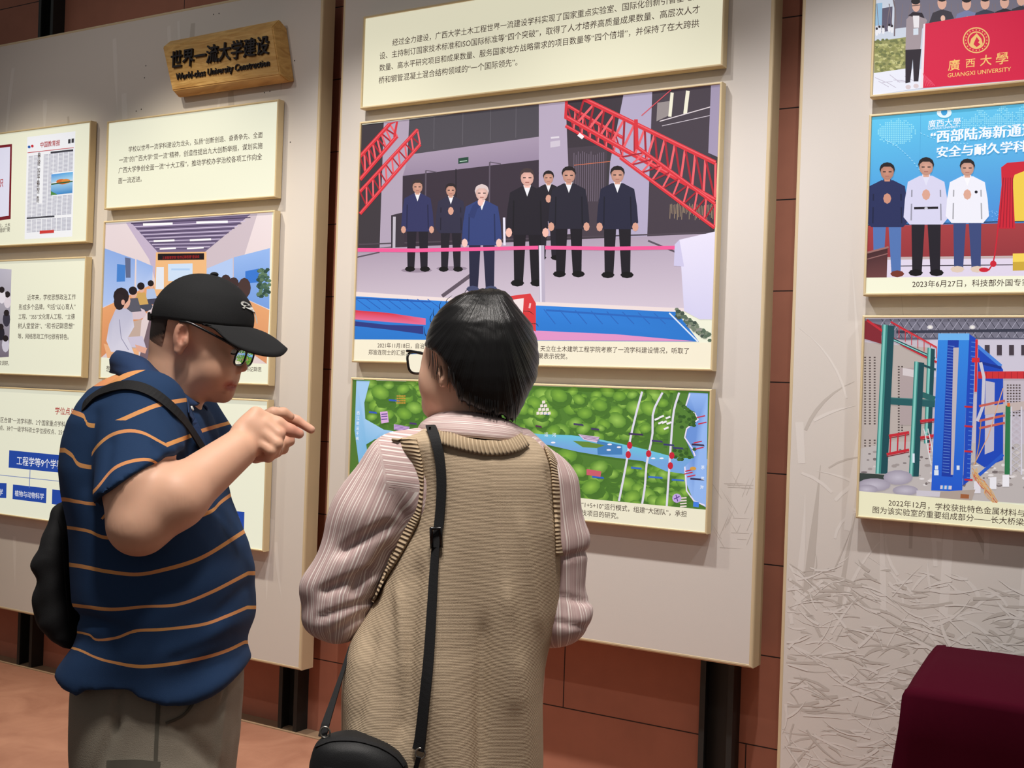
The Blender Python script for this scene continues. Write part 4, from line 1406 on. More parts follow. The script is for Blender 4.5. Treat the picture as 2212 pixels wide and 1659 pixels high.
class Clay:
    """signed volume built in a frame that looks along the viewing direction (a right, b up, c away);
    positions are given as (pixel x, pixel y, metres behind the figure's own distance D)"""

    def __init__(s, D, h):
        s.D, s.h, s.ops, s.sc = D, h, [], D / F

    def P(s, p):
        return cam_pt(p[0], p[1], s.D + (p[2] if len(p) > 2 else 0.)) if True else None

    def cone(s, p, q, r0, r1, k=.012, sq=1., sub=False):
        """limb from p to q with end radii in metres; sq squashes it in depth"""
        a, b = s.P(p), s.P(q)
        r = max(r0, r1) * max(1, sq) + 2 * k + 2 * s.h

        def f(X):
            A, B = a, b
            Y = X
            if sq != 1.:
                w = np.array([1, 1, 1 / sq])
                Y, A, B = X * w, a * w, b * w
            ba = B - A
            pa = Y - A
            t = np.clip((pa @ ba) / (ba @ ba + 1e-12), 0, 1)
            return np.linalg.norm(pa - t[..., None] * ba, axis=-1) - (r0 + (r1 - r0) * t)
        s.ops.append(('sub' if sub else 'add', f, np.minimum(a, b) - r, np.maximum(a, b) + r, k))
        return s

    def ball(s, p, r, k=.012, rot=0., yaw=0., sub=False):
        """ellipsoid; r = (right, up, depth) radii in metres; rot turns it in the picture plane, yaw about the vertical"""
        c = s.P(p)
        r = np.array([r, r, r] if np.isscalar(r) else r, float)
        cr, sr, cy, sy = math.cos(rot), math.sin(rot), math.cos(yaw), math.sin(yaw)
        R = np.array([[cr, sr, 0], [-sr, cr, 0], [0, 0, 1]]) @ np.array([[cy, 0, sy], [0, 1, 0], [-sy, 0, cy]])
        e = r.max() + 2 * k + 2 * s.h

        def f(X):
            Y = (X - c) @ R.T
            k0 = np.linalg.norm(Y / r, axis=-1)
            k1 = np.linalg.norm(Y / r ** 2, axis=-1) + 1e-9
            return k0 * (k0 - 1) / k1
        s.ops.append(('sub' if sub else 'add', f, c - e, c + e, k))
        return s

    def loft(s, rows, k=.015, p=2.3, dz=0.):
        """body of stacked sections: rows of (py, px left, px right, half depth, [depth offset])"""
        R = np.array([tuple(r) + ((0,) if len(r) < 5 else ()) for r in rows], float)
        b = -(R[:, 0] - H / 2) * s.sc
        L, Rr = (R[:, 1] - W / 2) * s.sc, (R[:, 2] - W / 2) * s.sc
        o = np.argsort(b)
        b, L, Rr, Dp, Oz = b[o], L[o], Rr[o], R[o, 3], R[o, 4] + s.D + dz
        lo = np.array([L.min(), b[0], (Oz - Dp).min()]) - 2 * k - 2 * s.h
        hi = np.array([Rr.max(), b[-1], (Oz + Dp).max()]) + 2 * k + 2 * s.h

        def f(X):
            # perspective: a section drawn at distance D is scaled to the point's own distance
            y = np.clip(X[..., 1], b[0], b[-1])
            l, r, d, z = np.interp(y, b, L), np.interp(y, b, Rr), np.interp(y, b, Dp), np.interp(y, b, Oz)
            A = np.maximum((r - l) / 2, 1e-3)
            u, v = np.abs(X[..., 0] - (l + r) / 2) / A, np.abs(X[..., 2] - z) / d
            q = (u ** p + v ** p) ** (1 / p)
            dd = (q - 1) * np.minimum(A, d)
            ex = np.maximum(X[..., 1] - b[-1], b[0] - X[..., 1])
            return np.maximum(dd, ex)
        s.ops.append(('add', f, lo, hi, k))
        return s

    def cut(s, fn, k=.004):
        """keep only where fn(px, py, c) <= 0 (metres)"""
        def f(X):
            d = X[..., 2]
            return fn(X[..., 0] / s.D * F + W / 2, -X[..., 1] / s.D * F + H / 2, d - s.D)
        s.ops.append(('cut', f, None, None, k))
        return s

    def part(s, other, k=.02):
        """blend in another clay body"""
        s.ops.append(('part', other, None, None, k))
        return s

    def bounds(s):
        lo, hi = [], []
        for o in s.ops:
            if o[0] == 'add':
                lo.append(o[2]); hi.append(o[3])
            elif o[0] == 'part':
                l, h_ = o[1].bounds()
                lo.append(l); hi.append(h_)
        return np.min(lo, 0), np.max(hi, 0)

    def field(s, ax):
        n = tuple(len(x) for x in ax)
        D = np.full(n, 1.0)
        for (kind, f, l, u, k) in s.ops:
            if kind in ('cut', 'part'):
                if kind == 'cut':
                    d = f(np.stack(np.meshgrid(*ax, indexing='ij'), -1))
                    t = np.clip(.5 - .5 * (D - d) / k, 0, 1)
                    D = D + (d - D) * t + k * t * (1 - t)
                else:
                    d = f.field(ax)
                    t = np.clip(.5 + .5 * (d - D) / k, 0, 1)
                    D = d + (D - d) * t - k * t * (1 - t)
                continue
            i0 = [max(0, np.searchsorted(ax[i], l[i]) - 1) for i in range(3)]
            i1 = [min(n[i], np.searchsorted(ax[i], u[i]) + 1) for i in range(3)]
            if any(i1[i] <= i0[i] for i in range(3)):
                continue
            sl = tuple(slice(i0[i], i1[i]) for i in range(3))
            d = f(np.stack(np.meshgrid(*[ax[i][sl[i]] for i in range(3)], indexing='ij'), -1))
            D0 = D[sl]
            if kind == 'add':
                t = np.clip(.5 + .5 * (d - D0) / k, 0, 1)
                D[sl] = d + (D0 - d) * t - k * t * (1 - t)
            else:
                d = -d
                t = np.clip(.5 - .5 * (D0 - d) / k, 0, 1)
                D[sl] = D0 + (d - D0) * t + k * t * (1 - t)
        return D

    def skin(s, smooth=2, coarse_below=None, hc=.008):
        """coarse_below: height (metres) under which the grid may be coarser"""
        lo, hi = s.bounds()
        lo = lo - 2 * s.h
        ax = [np.arange(lo[i], hi[i] + 3 * s.h, s.h) for i in range(3)]
        if coarse_below is not None:
            ax[1] = np.concatenate([np.arange(lo[1] - 2 * hc, coarse_below, hc), np.arange(coarse_below, hi[1] + 3 * s.h, s.h)])
        V, Q = nets(s.field(ax), ax)
        for _ in range(smooth):
            V = relax(V, Q)
        return V, Q


def nets(D, axc):
    """surface nets on a rectilinear grid"""
    S = D < 0
    n = np.array(D.shape)
    acc = np.zeros(tuple(n - 1) + (3,), np.float32)
    cnt = np.zeros(tuple(n - 1), np.int8)
    I = [slice(0, -1), slice(1, None)]
    for ax in range(3):
        oth = [i for i in range(3) if i != ax]
        for u in (0, 1):
            for v in (0, 1):
                a, b = [None] * 3, [None] * 3
                a[ax], b[ax] = I[0], I[1]
                a[oth[0]] = b[oth[0]] = I[u]
                a[oth[1]] = b[oth[1]] = I[v]
                da, db = D[tuple(a)], D[tuple(b)]
                m = S[tuple(a)] != S[tuple(b)]
                t = np.where(m, da / np.where(m, da - db, 1), 0)
                acc[..., ax] += t
                acc[..., oth[0]] += m * u
                acc[..., oth[1]] += m * v
                cnt += m
    act = cnt > 0
    idx = np.full(act.shape, -1)
    idx[act] = np.arange(act.sum())
    cell = np.argwhere(act)
    fr = acc[act] / cnt[act][:, None]
    V = np.stack([axc[i][cell[:, i]] + fr[:, i] * (axc[i][cell[:, i] + 1] - axc[i][cell[:, i]]) for i in range(3)], 1)
    Q = []
    for ax in range(3):
        oth = [(ax + 1) % 3, (ax + 2) % 3]
        a, b = [slice(1, -1)] * 3, [slice(1, -1)] * 3
        a[ax], b[ax] = slice(0, -1), slice(1, None)
        sa, sb = S[tuple(a)], S[tuple(b)]
        g = np.argwhere(sa != sb)
        if not len(g):
            continue
        fl = sa[tuple(g.T)]
        g = g + np.array([0 if i == ax else 1 for i in range(3)])
        c = []
        for (u, v) in ((-1, -1), (0, -1), (0, 0), (-1, 0)):
            q = g.copy()
            q[:, oth[0]] += u
            q[:, oth[1]] += v
            c.append(idx[tuple(q.T)])
        q = np.stack(c, 1)
        q[~fl] = q[~fl][:, ::-1]
        Q.append(q)
    Q = np.concatenate(Q)
    return V, Q[(Q >= 0).all(1)]


def relax(V, Q, w=.5):
    E = np.concatenate([Q[:, [0, 1]], Q[:, [1, 2]], Q[:, [2, 3]], Q[:, [3, 0]]])
    a = np.zeros_like(V)
    c = np.zeros(len(V))
    for i, j in ((0, 1), (1, 0)):
        np.add.at(a, E[:, i], V[E[:, j]])
        np.add.at(c, E[:, i], 1)
    return V + w * (a / np.maximum(c, 1)[:, None] - V)


def normals(V, Q):
    nf = np.cross(V[Q[:, 2]] - V[Q[:, 0]], V[Q[:, 3]] - V[Q[:, 1]])
    N = np.zeros_like(V)
    for i in range(4):
        np.add.at(N, Q[:, i], nf)
    return N / (np.linalg.norm(N, axis=1)[:, None] + 1e-12)


def skin_obj(name, V, Q, m, parent, attrs=None, world=True):
    Vw = to_world(V) if world else V
    me = bpy.data.meshes.new(name)
    me.vertices.add(len(Vw))
    me.vertices.foreach_set('co', Vw.ravel().astype(np.float32))
    me.loops.add(len(Q) * 4)
    me.loops.foreach_set('vertex_index', Q.ravel().astype(np.int32))
    me.polygons.add(len(Q))
    me.polygons.foreach_set('loop_start', np.arange(0, len(Q) * 4, 4, dtype=np.int32))
    me.polygons.foreach_set('loop_total', np.full(len(Q), 4, dtype=np.int32))
    me.update(calc_edges=True)
    me.validate()
    for k, v in (attrs or {}).items():
        v = np.asarray(v, dtype=np.float32)
        if v.ndim == 1:
            at = me.attributes.new(k, 'FLOAT', 'POINT')
            at.data.foreach_set('value', v)
        else:
            at = me.attributes.new(k, 'FLOAT_COLOR', 'POINT')
            at.data.foreach_set('color', np.concatenate([v, np.ones((len(v), 1), np.float32)], 1).ravel())
    o = link(name, me, m, parent, True)
    return o


def pix(V, D=None):
    """pixel coordinates of camera-frame points"""
    return V[:, 0] / V[:, 2] * F + W / 2, -V[:, 1] / V[:, 2] * F + H / 2


class Wrap:
    """finds the point of a finished garment in front of a pixel, to lay straps, seams and badges on it"""

    def __init__(s, *skins):
        V = np.concatenate([v for v, q in skins])
        Q, o = [], 0
        for v, q in skins:
            Q.append(q + o)
            o += len(v)
        s.t = BVHTree.FromPolygons([tuple(v) for v in V], [tuple(int(i) for i in f) for f in np.concatenate(Q)])

    def hit(s, px, py, off=.003, dflt=2.):
        d = cam_pt(px, py, 1.)
        d = d / np.linalg.norm(d)
        loc, nr, i, t = s.t.ray_cast(Vector((0, 0, 0)), Vector(d))
        if loc is None:
            return cam_pt(px, py, dflt), np.array([0, 0, -1.])
        nr = np.array(nr)
        if nr @ d > 0:
            nr = -nr
        return np.array(loc) + nr * off, nr


def ribbon(P, N, w, thick):
    """flat strap: centre points, surface normals, width and thickness in metres -> closed quads"""
    P, N = np.array(P), np.array(N)
    n = len(P)
    ww = np.full(n, w) if np.isscalar(w) else np.array(w)
    V, Q = [], []
    for i in range(n):
        t = P[min(i + 1, n - 1)] - P[max(i - 1, 0)]
        t /= np.linalg.norm(t) + 1e-12
        sd = np.cross(N[i], t)
        sd /= np.linalg.norm(sd) + 1e-12
        nn = np.cross(t, sd)
        if nn @ N[i] < 0:
            nn = -nn
        h = ww[i] / 2
        V += [P[i] - sd * h, P[i] + sd * h, P[i] + sd * h + nn * thick, P[i] - sd * h + nn * thick]
    for i in range(n - 1):
        for k in range(4):
            Q.append((4 * i + k, 4 * i + (k + 1) % 4, 4 * i + 4 + (k + 1) % 4, 4 * i + 4 + k))
    Q += [(3, 2, 1, 0), tuple(4 * (n - 1) + k for k in range(4))]
    return np.array(V), np.array(Q)


def cmesh(name, V, Fc, m, parent, smooth=False):
    return mesh(name, to_world(V), Fc, m, parent, smooth)


def finger(c, pts, r0, r1, k=.006):
    """one finger as a chain of tapering joints"""
    n = len(pts) - 1
    for i in range(n):
        a, b = r0 + (r1 - r0) * i / n, r0 + (r1 - r0) * (i + 1) / n
        c.cone(pts[i], pts[i + 1], a, b, k)


def folds(V, N, amp, seed, sc, stretch=(1, 1, 1)):
    """soft cloth creases as smooth noise along the normals"""
    rng = np.random.default_rng(seed)
    d = np.zeros(len(V))
    for i in range(14):
        w = rng.normal(size=3) * np.array(stretch) * sc
        d += np.sin(V @ w + rng.uniform(0, 6.28)) / 3.0
    d = d / 1.4
    d = np.sign(d) * np.abs(d) ** 1.3
    return V + N * (amp * d)[:, None]
# ---------------------------------------------------------------- the man in the striped shirt
m_skin = mat('skin', (226, 178, 150), .5, spec=.35, noise=.05, nscale=40)
m_skin.node_tree.nodes['Principled BSDF'].inputs['Subsurface Weight'].default_value = .12
m_skin.node_tree.nodes['Principled BSDF'].inputs['Subsurface Radius'].default_value = (.012, .005, .003)
m_black = mat('black_fabric', (24, 24, 26), .8, noise=.15, nscale=300, bump=.15, bscale=700)
m_capm = mat('cap_fabric', (27, 28, 30), .85, noise=.12, nscale=300, bump=.2, bscale=900)
m_white = mat('white_thread', (226, 228, 224), .6)
m_hair = mat('hair_black', (16, 15, 16), .42, spec=.5)
m_plastic = mat('black_plastic', (16, 16, 18), .25, spec=.6)
m_metal = mat('buckle_metal', (150, 146, 138), .3, metal=.9)
m_lens = bpy.data.materials.new('lens_glass')
m_lens.use_nodes = True
_b = m_lens.node_tree.nodes['Principled BSDF']
_b.inputs['Base Color'].default_value = (.95, .97, 1, 1)
_b.inputs['Transmission Weight'].default_value = 1.
_b.inputs['Roughness'].default_value = .02
_b.inputs['IOR'].default_value = 1.12
m_eye = mat('eye_white', (226, 220, 212), .25)
m_iris = mat('eye_dark', (30, 20, 16), .2)


def attr_mat(name, build):
    m = bpy.data.materials.new(name)
    m.use_nodes = True
    build(m.node_tree, m.node_tree.nodes['Principled BSDF'])
    return m


def n_(nt, t, **kw):
    x = nt.nodes.new(t)
    for k, v in kw.items():
        setattr(x, k, v)
    return x


def shirt_nodes(nt, b):
    at = n_(nt, 'ShaderNodeAttribute', attribute_name='band')
    a2 = n_(nt, 'ShaderNodeAttribute', attribute_name='band_sleeve')
    a3 = n_(nt, 'ShaderNodeAttribute', attribute_name='on_sleeve')
    gt = n_(nt, 'ShaderNodeMath', operation='GREATER_THAN')
    gt.inputs[1].default_value = .5
    nt.links.new(a3.outputs['Fac'], gt.inputs[0])
    ch = n_(nt, 'ShaderNodeMix', data_type='FLOAT')
    nt.links.new(gt.outputs[0], ch.inputs[0])
    nt.links.new(at.outputs['Fac'], ch.inputs[2])
    nt.links.new(a2.outputs['Fac'], ch.inputs[3])
    fr = n_(nt, 'ShaderNodeMath', operation='FRACT')
    nt.links.new(ch.outputs[0], fr.inputs[0])
    sb = n_(nt, 'ShaderNodeMath', operation='SUBTRACT')
    sb.inputs[1].default_value = .5
    nt.links.new(fr.outputs[0], sb.inputs[0])
    ab = n_(nt, 'ShaderNodeMath', operation='ABSOLUTE')
    nt.links.new(sb.outputs[0], ab.inputs[0])
    lt = n_(nt, 'ShaderNodeMath', operation='LESS_THAN')
    lt.inputs[1].default_value = .052
    nt.links.new(ab.outputs[0], lt.inputs[0])
    tc = n_(nt, 'ShaderNodeTexCoord')
    no = n_(nt, 'ShaderNodeTexNoise')
    no.inputs['Scale'].default_value = 9
    nt.links.new(tc.outputs['Object'], no.inputs['Vector'])
    st = n_(nt, 'ShaderNodeMix', data_type='RGBA')
    st.inputs[6].default_value = lin((226, 176, 92))
    st.inputs[7].default_value = lin((226, 140, 108))
    nt.links.new(no.outputs['Fac'], st.inputs[0])
    mx = n_(nt, 'ShaderNodeMix', data_type='RGBA')
    mx.inputs[6].default_value = lin((37, 62, 98))
    nt.links.new(lt.outputs[0], mx.inputs[0])
    nt.links.new(st.outputs[2], mx.inputs[7])
    nt.links.new(mx.outputs[2], b.inputs['Base Color'])
    b.inputs['Roughness'].default_value = .85
    b.inputs['Specular IOR Level'].default_value = .2
    n2 = n_(nt, 'ShaderNodeTexNoise')
    n2.inputs['Scale'].default_value = 900
    nt.links.new(tc.outputs['Object'], n2.inputs['Vector'])
    bp = n_(nt, 'ShaderNodeBump')
    bp.inputs['Strength'].default_value = .12
    bp.inputs['Distance'].default_value = .002
    nt.links.new(n2.outputs['Fac'], bp.inputs['Height'])
    nt.links.new(bp.outputs['Normal'], b.inputs['Normal'])


m_shirt = attr_mat('striped_polo', shirt_nodes)
DM = 2.35
S = DM / F

man = empty('person', (to_world(cam_pt(340, 1500, DM))[0][0], to_world(cam_pt(340, 1500, DM))[0][1], 0))
tag(man, 'person in black cap, glasses and navy striped polo shirt, pointing with both hands', 'person')

# ---- body: head, neck, trunk, both arms and hands as one skin
B = Clay(DM, .0025)
B.loft([(850, 300, 385, .06), (900, 225, 420, .12), (960, 185, 440, .17), (1060, 190, 455, .18), (1180, 205, 490, .18), (1300, 215, 505, .18), (1440, 200, 490, .175), (1500, 195, 490, .17)], .02)
B.cone((392, 755, .005), (366, 880, 0), .059, .062, .02)
B.ball((430, 692, 0), (97 * S, 98 * S, .079), .012)                      # skull
B.ball((396, 738, 0), (66 * S, 48 * S, .056), .02)                     # nape
B.ball((462, 762, .004), (50 * S, 92 * S, .064), .02, rot=.35)            # face
B.ball((437, 806, 0), (62 * S, 56 * S, .058), .02, rot=.5)               # jaw
B.cone((470, 845, .004), (482, 848, .004), .023, .021, .014)             # chin
B.ball((462, 790, -.040), (36 * S, 40 * S, .024), .02)                   # cheeks
B.ball((462, 790, .046), (36 * S, 40 * S, .024), .02)
B.cone((500, 738, -.03), (506, 740, .034), .016, .016, .014)             # brow
B.cone((507, 752, .003), (523, 786, .003), .0062, .0088, .006)           # nose
B.ball((523, 794, .003), (.0112, .0092, .0105), .003)
B.ball((512, 800, -.0125), (.0098, .0085, .0065), .002)
B.ball((512, 800, .0185), (.0098, .0085, .0065), .002)
B.ball((519, 806, -.006), (.004, .0025, .003), .002, sub=True)
B.ball((494, 820, .003), (.0165, .013, .024), .006)                      # upper jaw
B.cone((498, 825, -.017), (498, 825, .023), .0066, .0066, .002)          # upper lip
B.cone((505, 824, -.006), (505, 824, .012), .0066, .0066, .002)
B.cone((487, 843, -.016), (487, 843, .022), .0074, .0074, .002)          # lower lip
B.cone((490, 843, -.006), (490, 843, .012), .0076, .0076, .002)
B.cone((494, 834, -.024), (508, 834, .003), .0028, .0026, .0015, sub=True)  # mouth line
B.cone((479, 831, -.030), (496, 834, -.020), .0026, .0026, .0015, sub=True)
B.ball((512, 758, -.034), (.012, .010, .013), .006, sub=True)            # eye sockets
B.ball((512, 758, .040), (.012, .010, .013), .006, sub=True)
B.ball((503, 757, -.030), (.0125, .0105, .0120), .003)
B.ball((503, 757, .036), (.0125, .0105, .0120), .003)
for sd in (-1, 1):                                                       # ears
    z = .079 * sd
    B.ball((391, 727, z), (17.5 * S, 35 * S, .012), .006, rot=-.18, yaw=.35 * sd)
    B.ball((385, 758, z), (9 * S, 9 * S, .008), .005)
    B.ball((394, 724, z + .012 * sd), (9.5 * S, 21 * S, .010), .003, rot=-.18, sub=True)
    B.cone((384, 706, z + .012 * sd), (380, 735, z + .012 * sd), .002, .0015, .002, sub=True)
    B.ball((401, 738, z + .004 * sd), (.006, .010, .006), .003)          # tragus
# near arm
B.cone((316, 960, -.185), (296, 1060, -.235), .056, .057, .02)
B.cone((296, 1050, -.235), (300, 1130, -.25), .058, .052, .015)
B.cone((302, 1132, -.25), (380, 1075, -.235), .054, .054, .02)
B.cone((380, 1075, -.235), (512, 972, -.14), .053, .037, .02)
# far arm
B.cone((390, 930, .16), (440, 1010, .20), .050, .048, .02)
B.cone((440, 1010, .20), (548, 948, .045), .045, .032, .02)
# near hand: loose fist, forefinger out
B.ball((545, 940, -.115), (38 * S, 44 * S, .024), .014, rot=-.5)
B.ball((566, 940, -.100), (30 * S, 42 * S, .024), .012, rot=-.2)
B.cone((522, 930, -.125), (552, 894, -.11), .018, .0145, .012)
finger(B, [(556, 898, -.105), (600, 915, -.10), (628, 930, -.095), (646, 937, -.09)], .0145, .0098)
finger(B, [(574, 915, -.112), (602, 938, -.115), (597, 962, -.105), (572, 962, -.09)], .0135, .0105, .004)
finger(B, [(572, 938, -.122), (598, 958, -.124), (592, 978, -.110), (568, 976, -.095)], .0125, .0098, .004)
finger(B, [(562, 958, -.126), (586, 973, -.128), (580, 988, -.112), (560, 986, -.10)], .0112, .009, .004)
finger(B, [(530, 962, -.09), (552, 985, -.075), (580, 983, -.07), (600, 972, -.07)], .0145, .0105)
# far hand
B.ball((578, 925, .01), (32 * S, 36 * S, .022), .012, rot=-.4)
finger(B, [(582, 900, .015), (608, 896, .02), (640, 908, .02), (672, 928, .02)], .0125, .0085)
finger(B, [(592, 918, .0), (622, 932, .0), (625, 952, .0), (606, 958, .005)], .0125, .0098, .004)
finger(B, [(590, 938, -.01), (614, 955, -.01), (612, 970, -.005), (594, 970, .0)], .0115, .009, .004)
finger(B, [(582, 950, -.02), (602, 966, -.02), (598, 978, -.012), (584, 976, -.01)], .0105, .0085, .004)
finger(B, [(566, 902, -.02), (590, 892, -.02), (612, 892, -.012), (626, 900, -.005)], .0125, .0095)
bodyV, bodyQ = B.skin(2, cam_pt(0, 1010, DM)[1])
px, py = pix(bodyV)
lips = np.exp(-(((px - 497) / 15.) ** 2 + ((py - 834) / 12.) ** 2) ** 2) * (bodyV[:, 0] > cam_pt(482, 830, DM)[0])
warm = np.exp(-((px - 391) / 22.) ** 2 - ((py - 728) / 40.) ** 2) * .5 + np.exp(-((px - 526) / 16.) ** 2 - ((py - 797) / 14.) ** 2) * .5 + np.exp(-((px - 640) / 30.) ** 2 - ((py - 930) / 25.) ** 2) * .6
man_body = skin_obj('body', bodyV, bodyQ, m_skin, man, {'blush': np.clip(lips + warm, 0, 1)})
nt = m_skin.node_tree
_m = n_(nt, 'ShaderNodeMix', data_type='RGBA')
_a = n_(nt, 'ShaderNodeAttribute', attribute_name='blush')
_p = nt.nodes['Principled BSDF']
_s = _p.inputs['Base Color'].links[0].from_socket
nt.links.new(_a.outputs['Fac'], _m.inputs[0])
nt.links.new(_s, _m.inputs[6])
_m.inputs[7].default_value = lin((190, 112, 98))
nt.links.new(_m.outputs[2], _p.inputs['Base Color'])

# eyes, brows
for sd, z in ((-1, -.034), (1, .040)):
    c = cam_pt(505.5, 760.5, DM + z)
    bm = bmesh.new()
    bmesh.ops.create_uvsphere(bm, u_segments=16, v_segments=10, radius=.0088)
    for v in bm.verts:
        v.co = Vector(to_world(np.array(v.co) + c)[0])
    from_bm('eye', bm, m_eye, man, True)
    bm = bmesh.new()
    bmesh.ops.create_uvsphere(bm, u_segments=12, v_segments=8, radius=.0048)
    for v in bm.verts:
        v.co = Vector(to_world(np.array(v.co) + c + np.array([.0042, -.0032, .0010 * sd]))[0])
    from_bm('iris', bm, m_iris, man, True)
cmesh('eyelashes', *tube([cam_pt(x, y, DM + z) for x, y, z in spline([(499, 764, -.042), (506, 765.5, -.0435), (513, 763, -.038), (516, 760, -.030)], 10)], .0013, 6), m_hair, man, True)
wb = Wrap((bodyV, bodyQ))
br_ = [wb.hit(x, y, .0008, DM) for x, y in spline([(479, 733), (490, 735), (500, 741)], 8)]
V, Q = ribbon([p for p, n in br_], [n for p, n in br_], [.003, .006, .007, .007, .006, .005, .004, .002], .0015)
cmesh('eyebrow', V, Q, m_hair, man)

# cropped hair at nape and temple
Hh = Clay(DM, .0036)
Hh.ball((430, 692, 0), (99.5 * S, 100.5 * S, .0828), .012)
Hh.ball((396, 738, 0), (68.5 * S, 51 * S, .0590), .022)
Hh.cut(lambda px, py, c: np.maximum(np.maximum((682 - py) * S, (px - 372 - np.clip((742 - py) * .28, 0, 30)) * S), (py - 764 + (px - 326) * .2) * S), .004)
v, q = Hh.skin(1)
pxh, pyh = pix(v)
fade = np.clip((764 - (pxh - 326) * .35 - pyh) / 46, 0, 1) * np.clip((380 + np.clip((720 - pyh) * .3, 0, 20) - pxh) / 20, 0, 1)


def stub_nodes(nt, b):
    at = n_(nt, 'ShaderNodeAttribute', attribute_name='growth')
    tc = n_(nt, 'ShaderNodeTexCoord')
    no = n_(nt, 'ShaderNodeTexNoise')
    no.inputs['Scale'].default_value = 500
    nt.links.new(tc.outputs['Object'], no.inputs['Vector'])
    mu = n_(nt, 'ShaderNodeMath', operation='MULTIPLY_ADD')
    mu.inputs[1].default_value = .3
    nt.links.new(no.outputs['Fac'], mu.inputs[0])
    nt.links.new(at.outputs['Fac'], mu.inputs[2])
    rp = n_(nt, 'ShaderNodeValToRGB')
    rp.color_ramp.elements[0].position = .15
    rp.color_ramp.elements[0].color = lin((226, 178, 150))
    rp.color_ramp.elements[1].position = .95
    rp.color_ramp.elements[1].color = lin((44, 34, 30))
    nt.links.new(mu.outputs[0], rp.inputs[0])
    nt.links.new(rp.outputs[0], b.inputs['Base Color'])
    b.inputs['Roughness'].default_value = .7


skin_obj('hair', v, q, attr_mat('hair_stubble', stub_nodes), man, {'growth': fade})

# ---- polo shirt
Tr = Clay(DM, .0065)
Tr.loft([(806, 268, 345, .07), (822, 236, 368, .11), (842, 210, 396, .15), (868, 190, 424, .185), (905, 168, 446, .20), (945, 157, 458, .205), (1000, 153, 467, .21), (1060, 159, 482, .212), (1120, 170, 506, .215),
         (1180, 176, 527, .22), (1240, 181, 538, .225), (1300, 188, 537, .225), (1340, 195, 535, .22), (1372, 181, 533, .22), (1400, 163, 531, .22), (1425, 147, 530, .22), (1450, 144, 529, .218), (1490, 146, 526, .215)], .02)
Tr.cone((340, 868, .12), (395, 905, .15), .07, .066, .03)                 # far shoulder
Tr.cut(lambda px, py, c: (py - np.interp(px, [140, 170, 243, 263, 348, 372, 414, 463, 499, 530], [1442, 1438, 1450, 1437, 1436, 1453, 1465, 1466, 1454, 1432])) * S, .004)
Sl = Clay(DM, .0065)
Sl.cone((312, 886, -.135), (299, 1072, -.236), .080, .0785, .02)
nx_, ny_ = np.array([94., 131.]) / np.hypot(94, 131)
Sl.cut(lambda px, py, c: ((px - 232) * (nx_ - .02) + (py - 1112) * ny_) * S, .004)
Fl = Clay(DM, .0065)
Fl.cone((392, 890, .15), (446, 960, .2), .07, .066, .02)
Fl.cut(lambda px, py, c: ((px - 470) * .64 + (py - 942) * .77) * S, .004)
Tr.part(Sl, .022).part(Fl, .02)
# hollow armpit crease between sleeve and trunk
shV, shQ = Tr.skin(2)
N = normals(shV, shQ)
px, py = pix(shV)
shV = folds(shV, N, .0022, 5, 26, (1, .7, 1))
amp = np.clip((py - 1290) / 120, 0, 1) * .006 + np.clip((py - 1150) / 200, 0, 1) * .002
dgn = np.sin((px * .35 + py * 1.0) * .055 + 1.5 * np.sin(px * .012)) * np.clip((px - 300) / 150, .15, 1)
shV = shV + N * (amp * dgn)[:, None]
cr_ = np.exp(-((px - 185) / 70.) ** 2 - ((py - 1340 - (px - 190) * .25) / 16.) ** 2)          # gathered at the small of the back
shV = shV - N * (.014 * cr_)[:, None]
cr_ = np.exp(-(((py - 960) + (px - 360) * -.9 - 30) / 14.) ** 2) * (px > 330) * (px < 470) * (py < 1060)
shV = shV - N * (.004 * cr_)[:, None]
for (x0_, y0_, x1_, y1_, w_, am) in ((352, 905, 400, 1000, 9, .003), (372, 900, 428, 1010, 8, .003), (500, 1080, 524, 1190, 12, .004), (478, 1110, 505, 1180, 10, .003), (238, 960, 215, 1100, 12, .004), (205, 900, 186, 1050, 10, .003), (470, 1330, 530, 1270, 12, .004), (380, 1420, 500, 1370, 14, .004)):
    L_ = np.hypot(x1_ - x0_, y1_ - y0_)
    t = ((px - x0_) * (x1_ - x0_) + (py - y0_) * (y1_ - y0_)) / L_ ** 2
    dd = np.abs((px - x0_) * (y1_ - y0_) - (py - y0_) * (x1_ - x0_)) / L_
    shV = shV - N * (am * np.exp(-(dd / w_) ** 2) * np.exp(-((np.clip(t, 0, 1) - t) * L_ / 20) ** 2))[:, None]
px, py = pix(shV)
rows = [([140, 180, 192, 240, 303, 348, 420, 540], [885, 898, 918, 915, 889, 873, 862, 850]),
        ([140, 156, 178, 260, 357, 406, 441, 540], [972, 984, 1007, 1005, 962, 943, 928, 900]),
        ([140, 171, 208, 300, 400, 480, 540], [1080, 1085, 1089, 1085, 1050, 1010, 980]),
        ([140, 173, 195, 227, 300, 370, 436, 461, 482, 540], [1138, 1143, 1148, 1161, 1163, 1143, 1113, 1101, 1080, 1040]),
        ([140, 180, 230, 293, 349, 433, 517, 545], [1218, 1224, 1234, 1241, 1232, 1206, 1155, 1135]),
        ([140, 190, 244, 314, 384, 454, 536], [1306, 1312, 1317, 1311, 1307, 1281, 1239]),
        ([140, 190, 209, 251, 293, 349, 436, 489, 534], [1362, 1371, 1383, 1378, 1362, 1359, 1349, 1331, 1312]),
        ([140, 171, 209, 244, 300, 366, 436, 489, 529], [1395, 1403, 1420, 1430, 1440, 1435, 1422, 1406, 1387])]


def curve(a_, b_):
    d = spline(list(zip(a_, b_)), 160)
    o = np.argsort(d[:, 0])
    return np.interp(px, d[o, 0], d[o, 1])


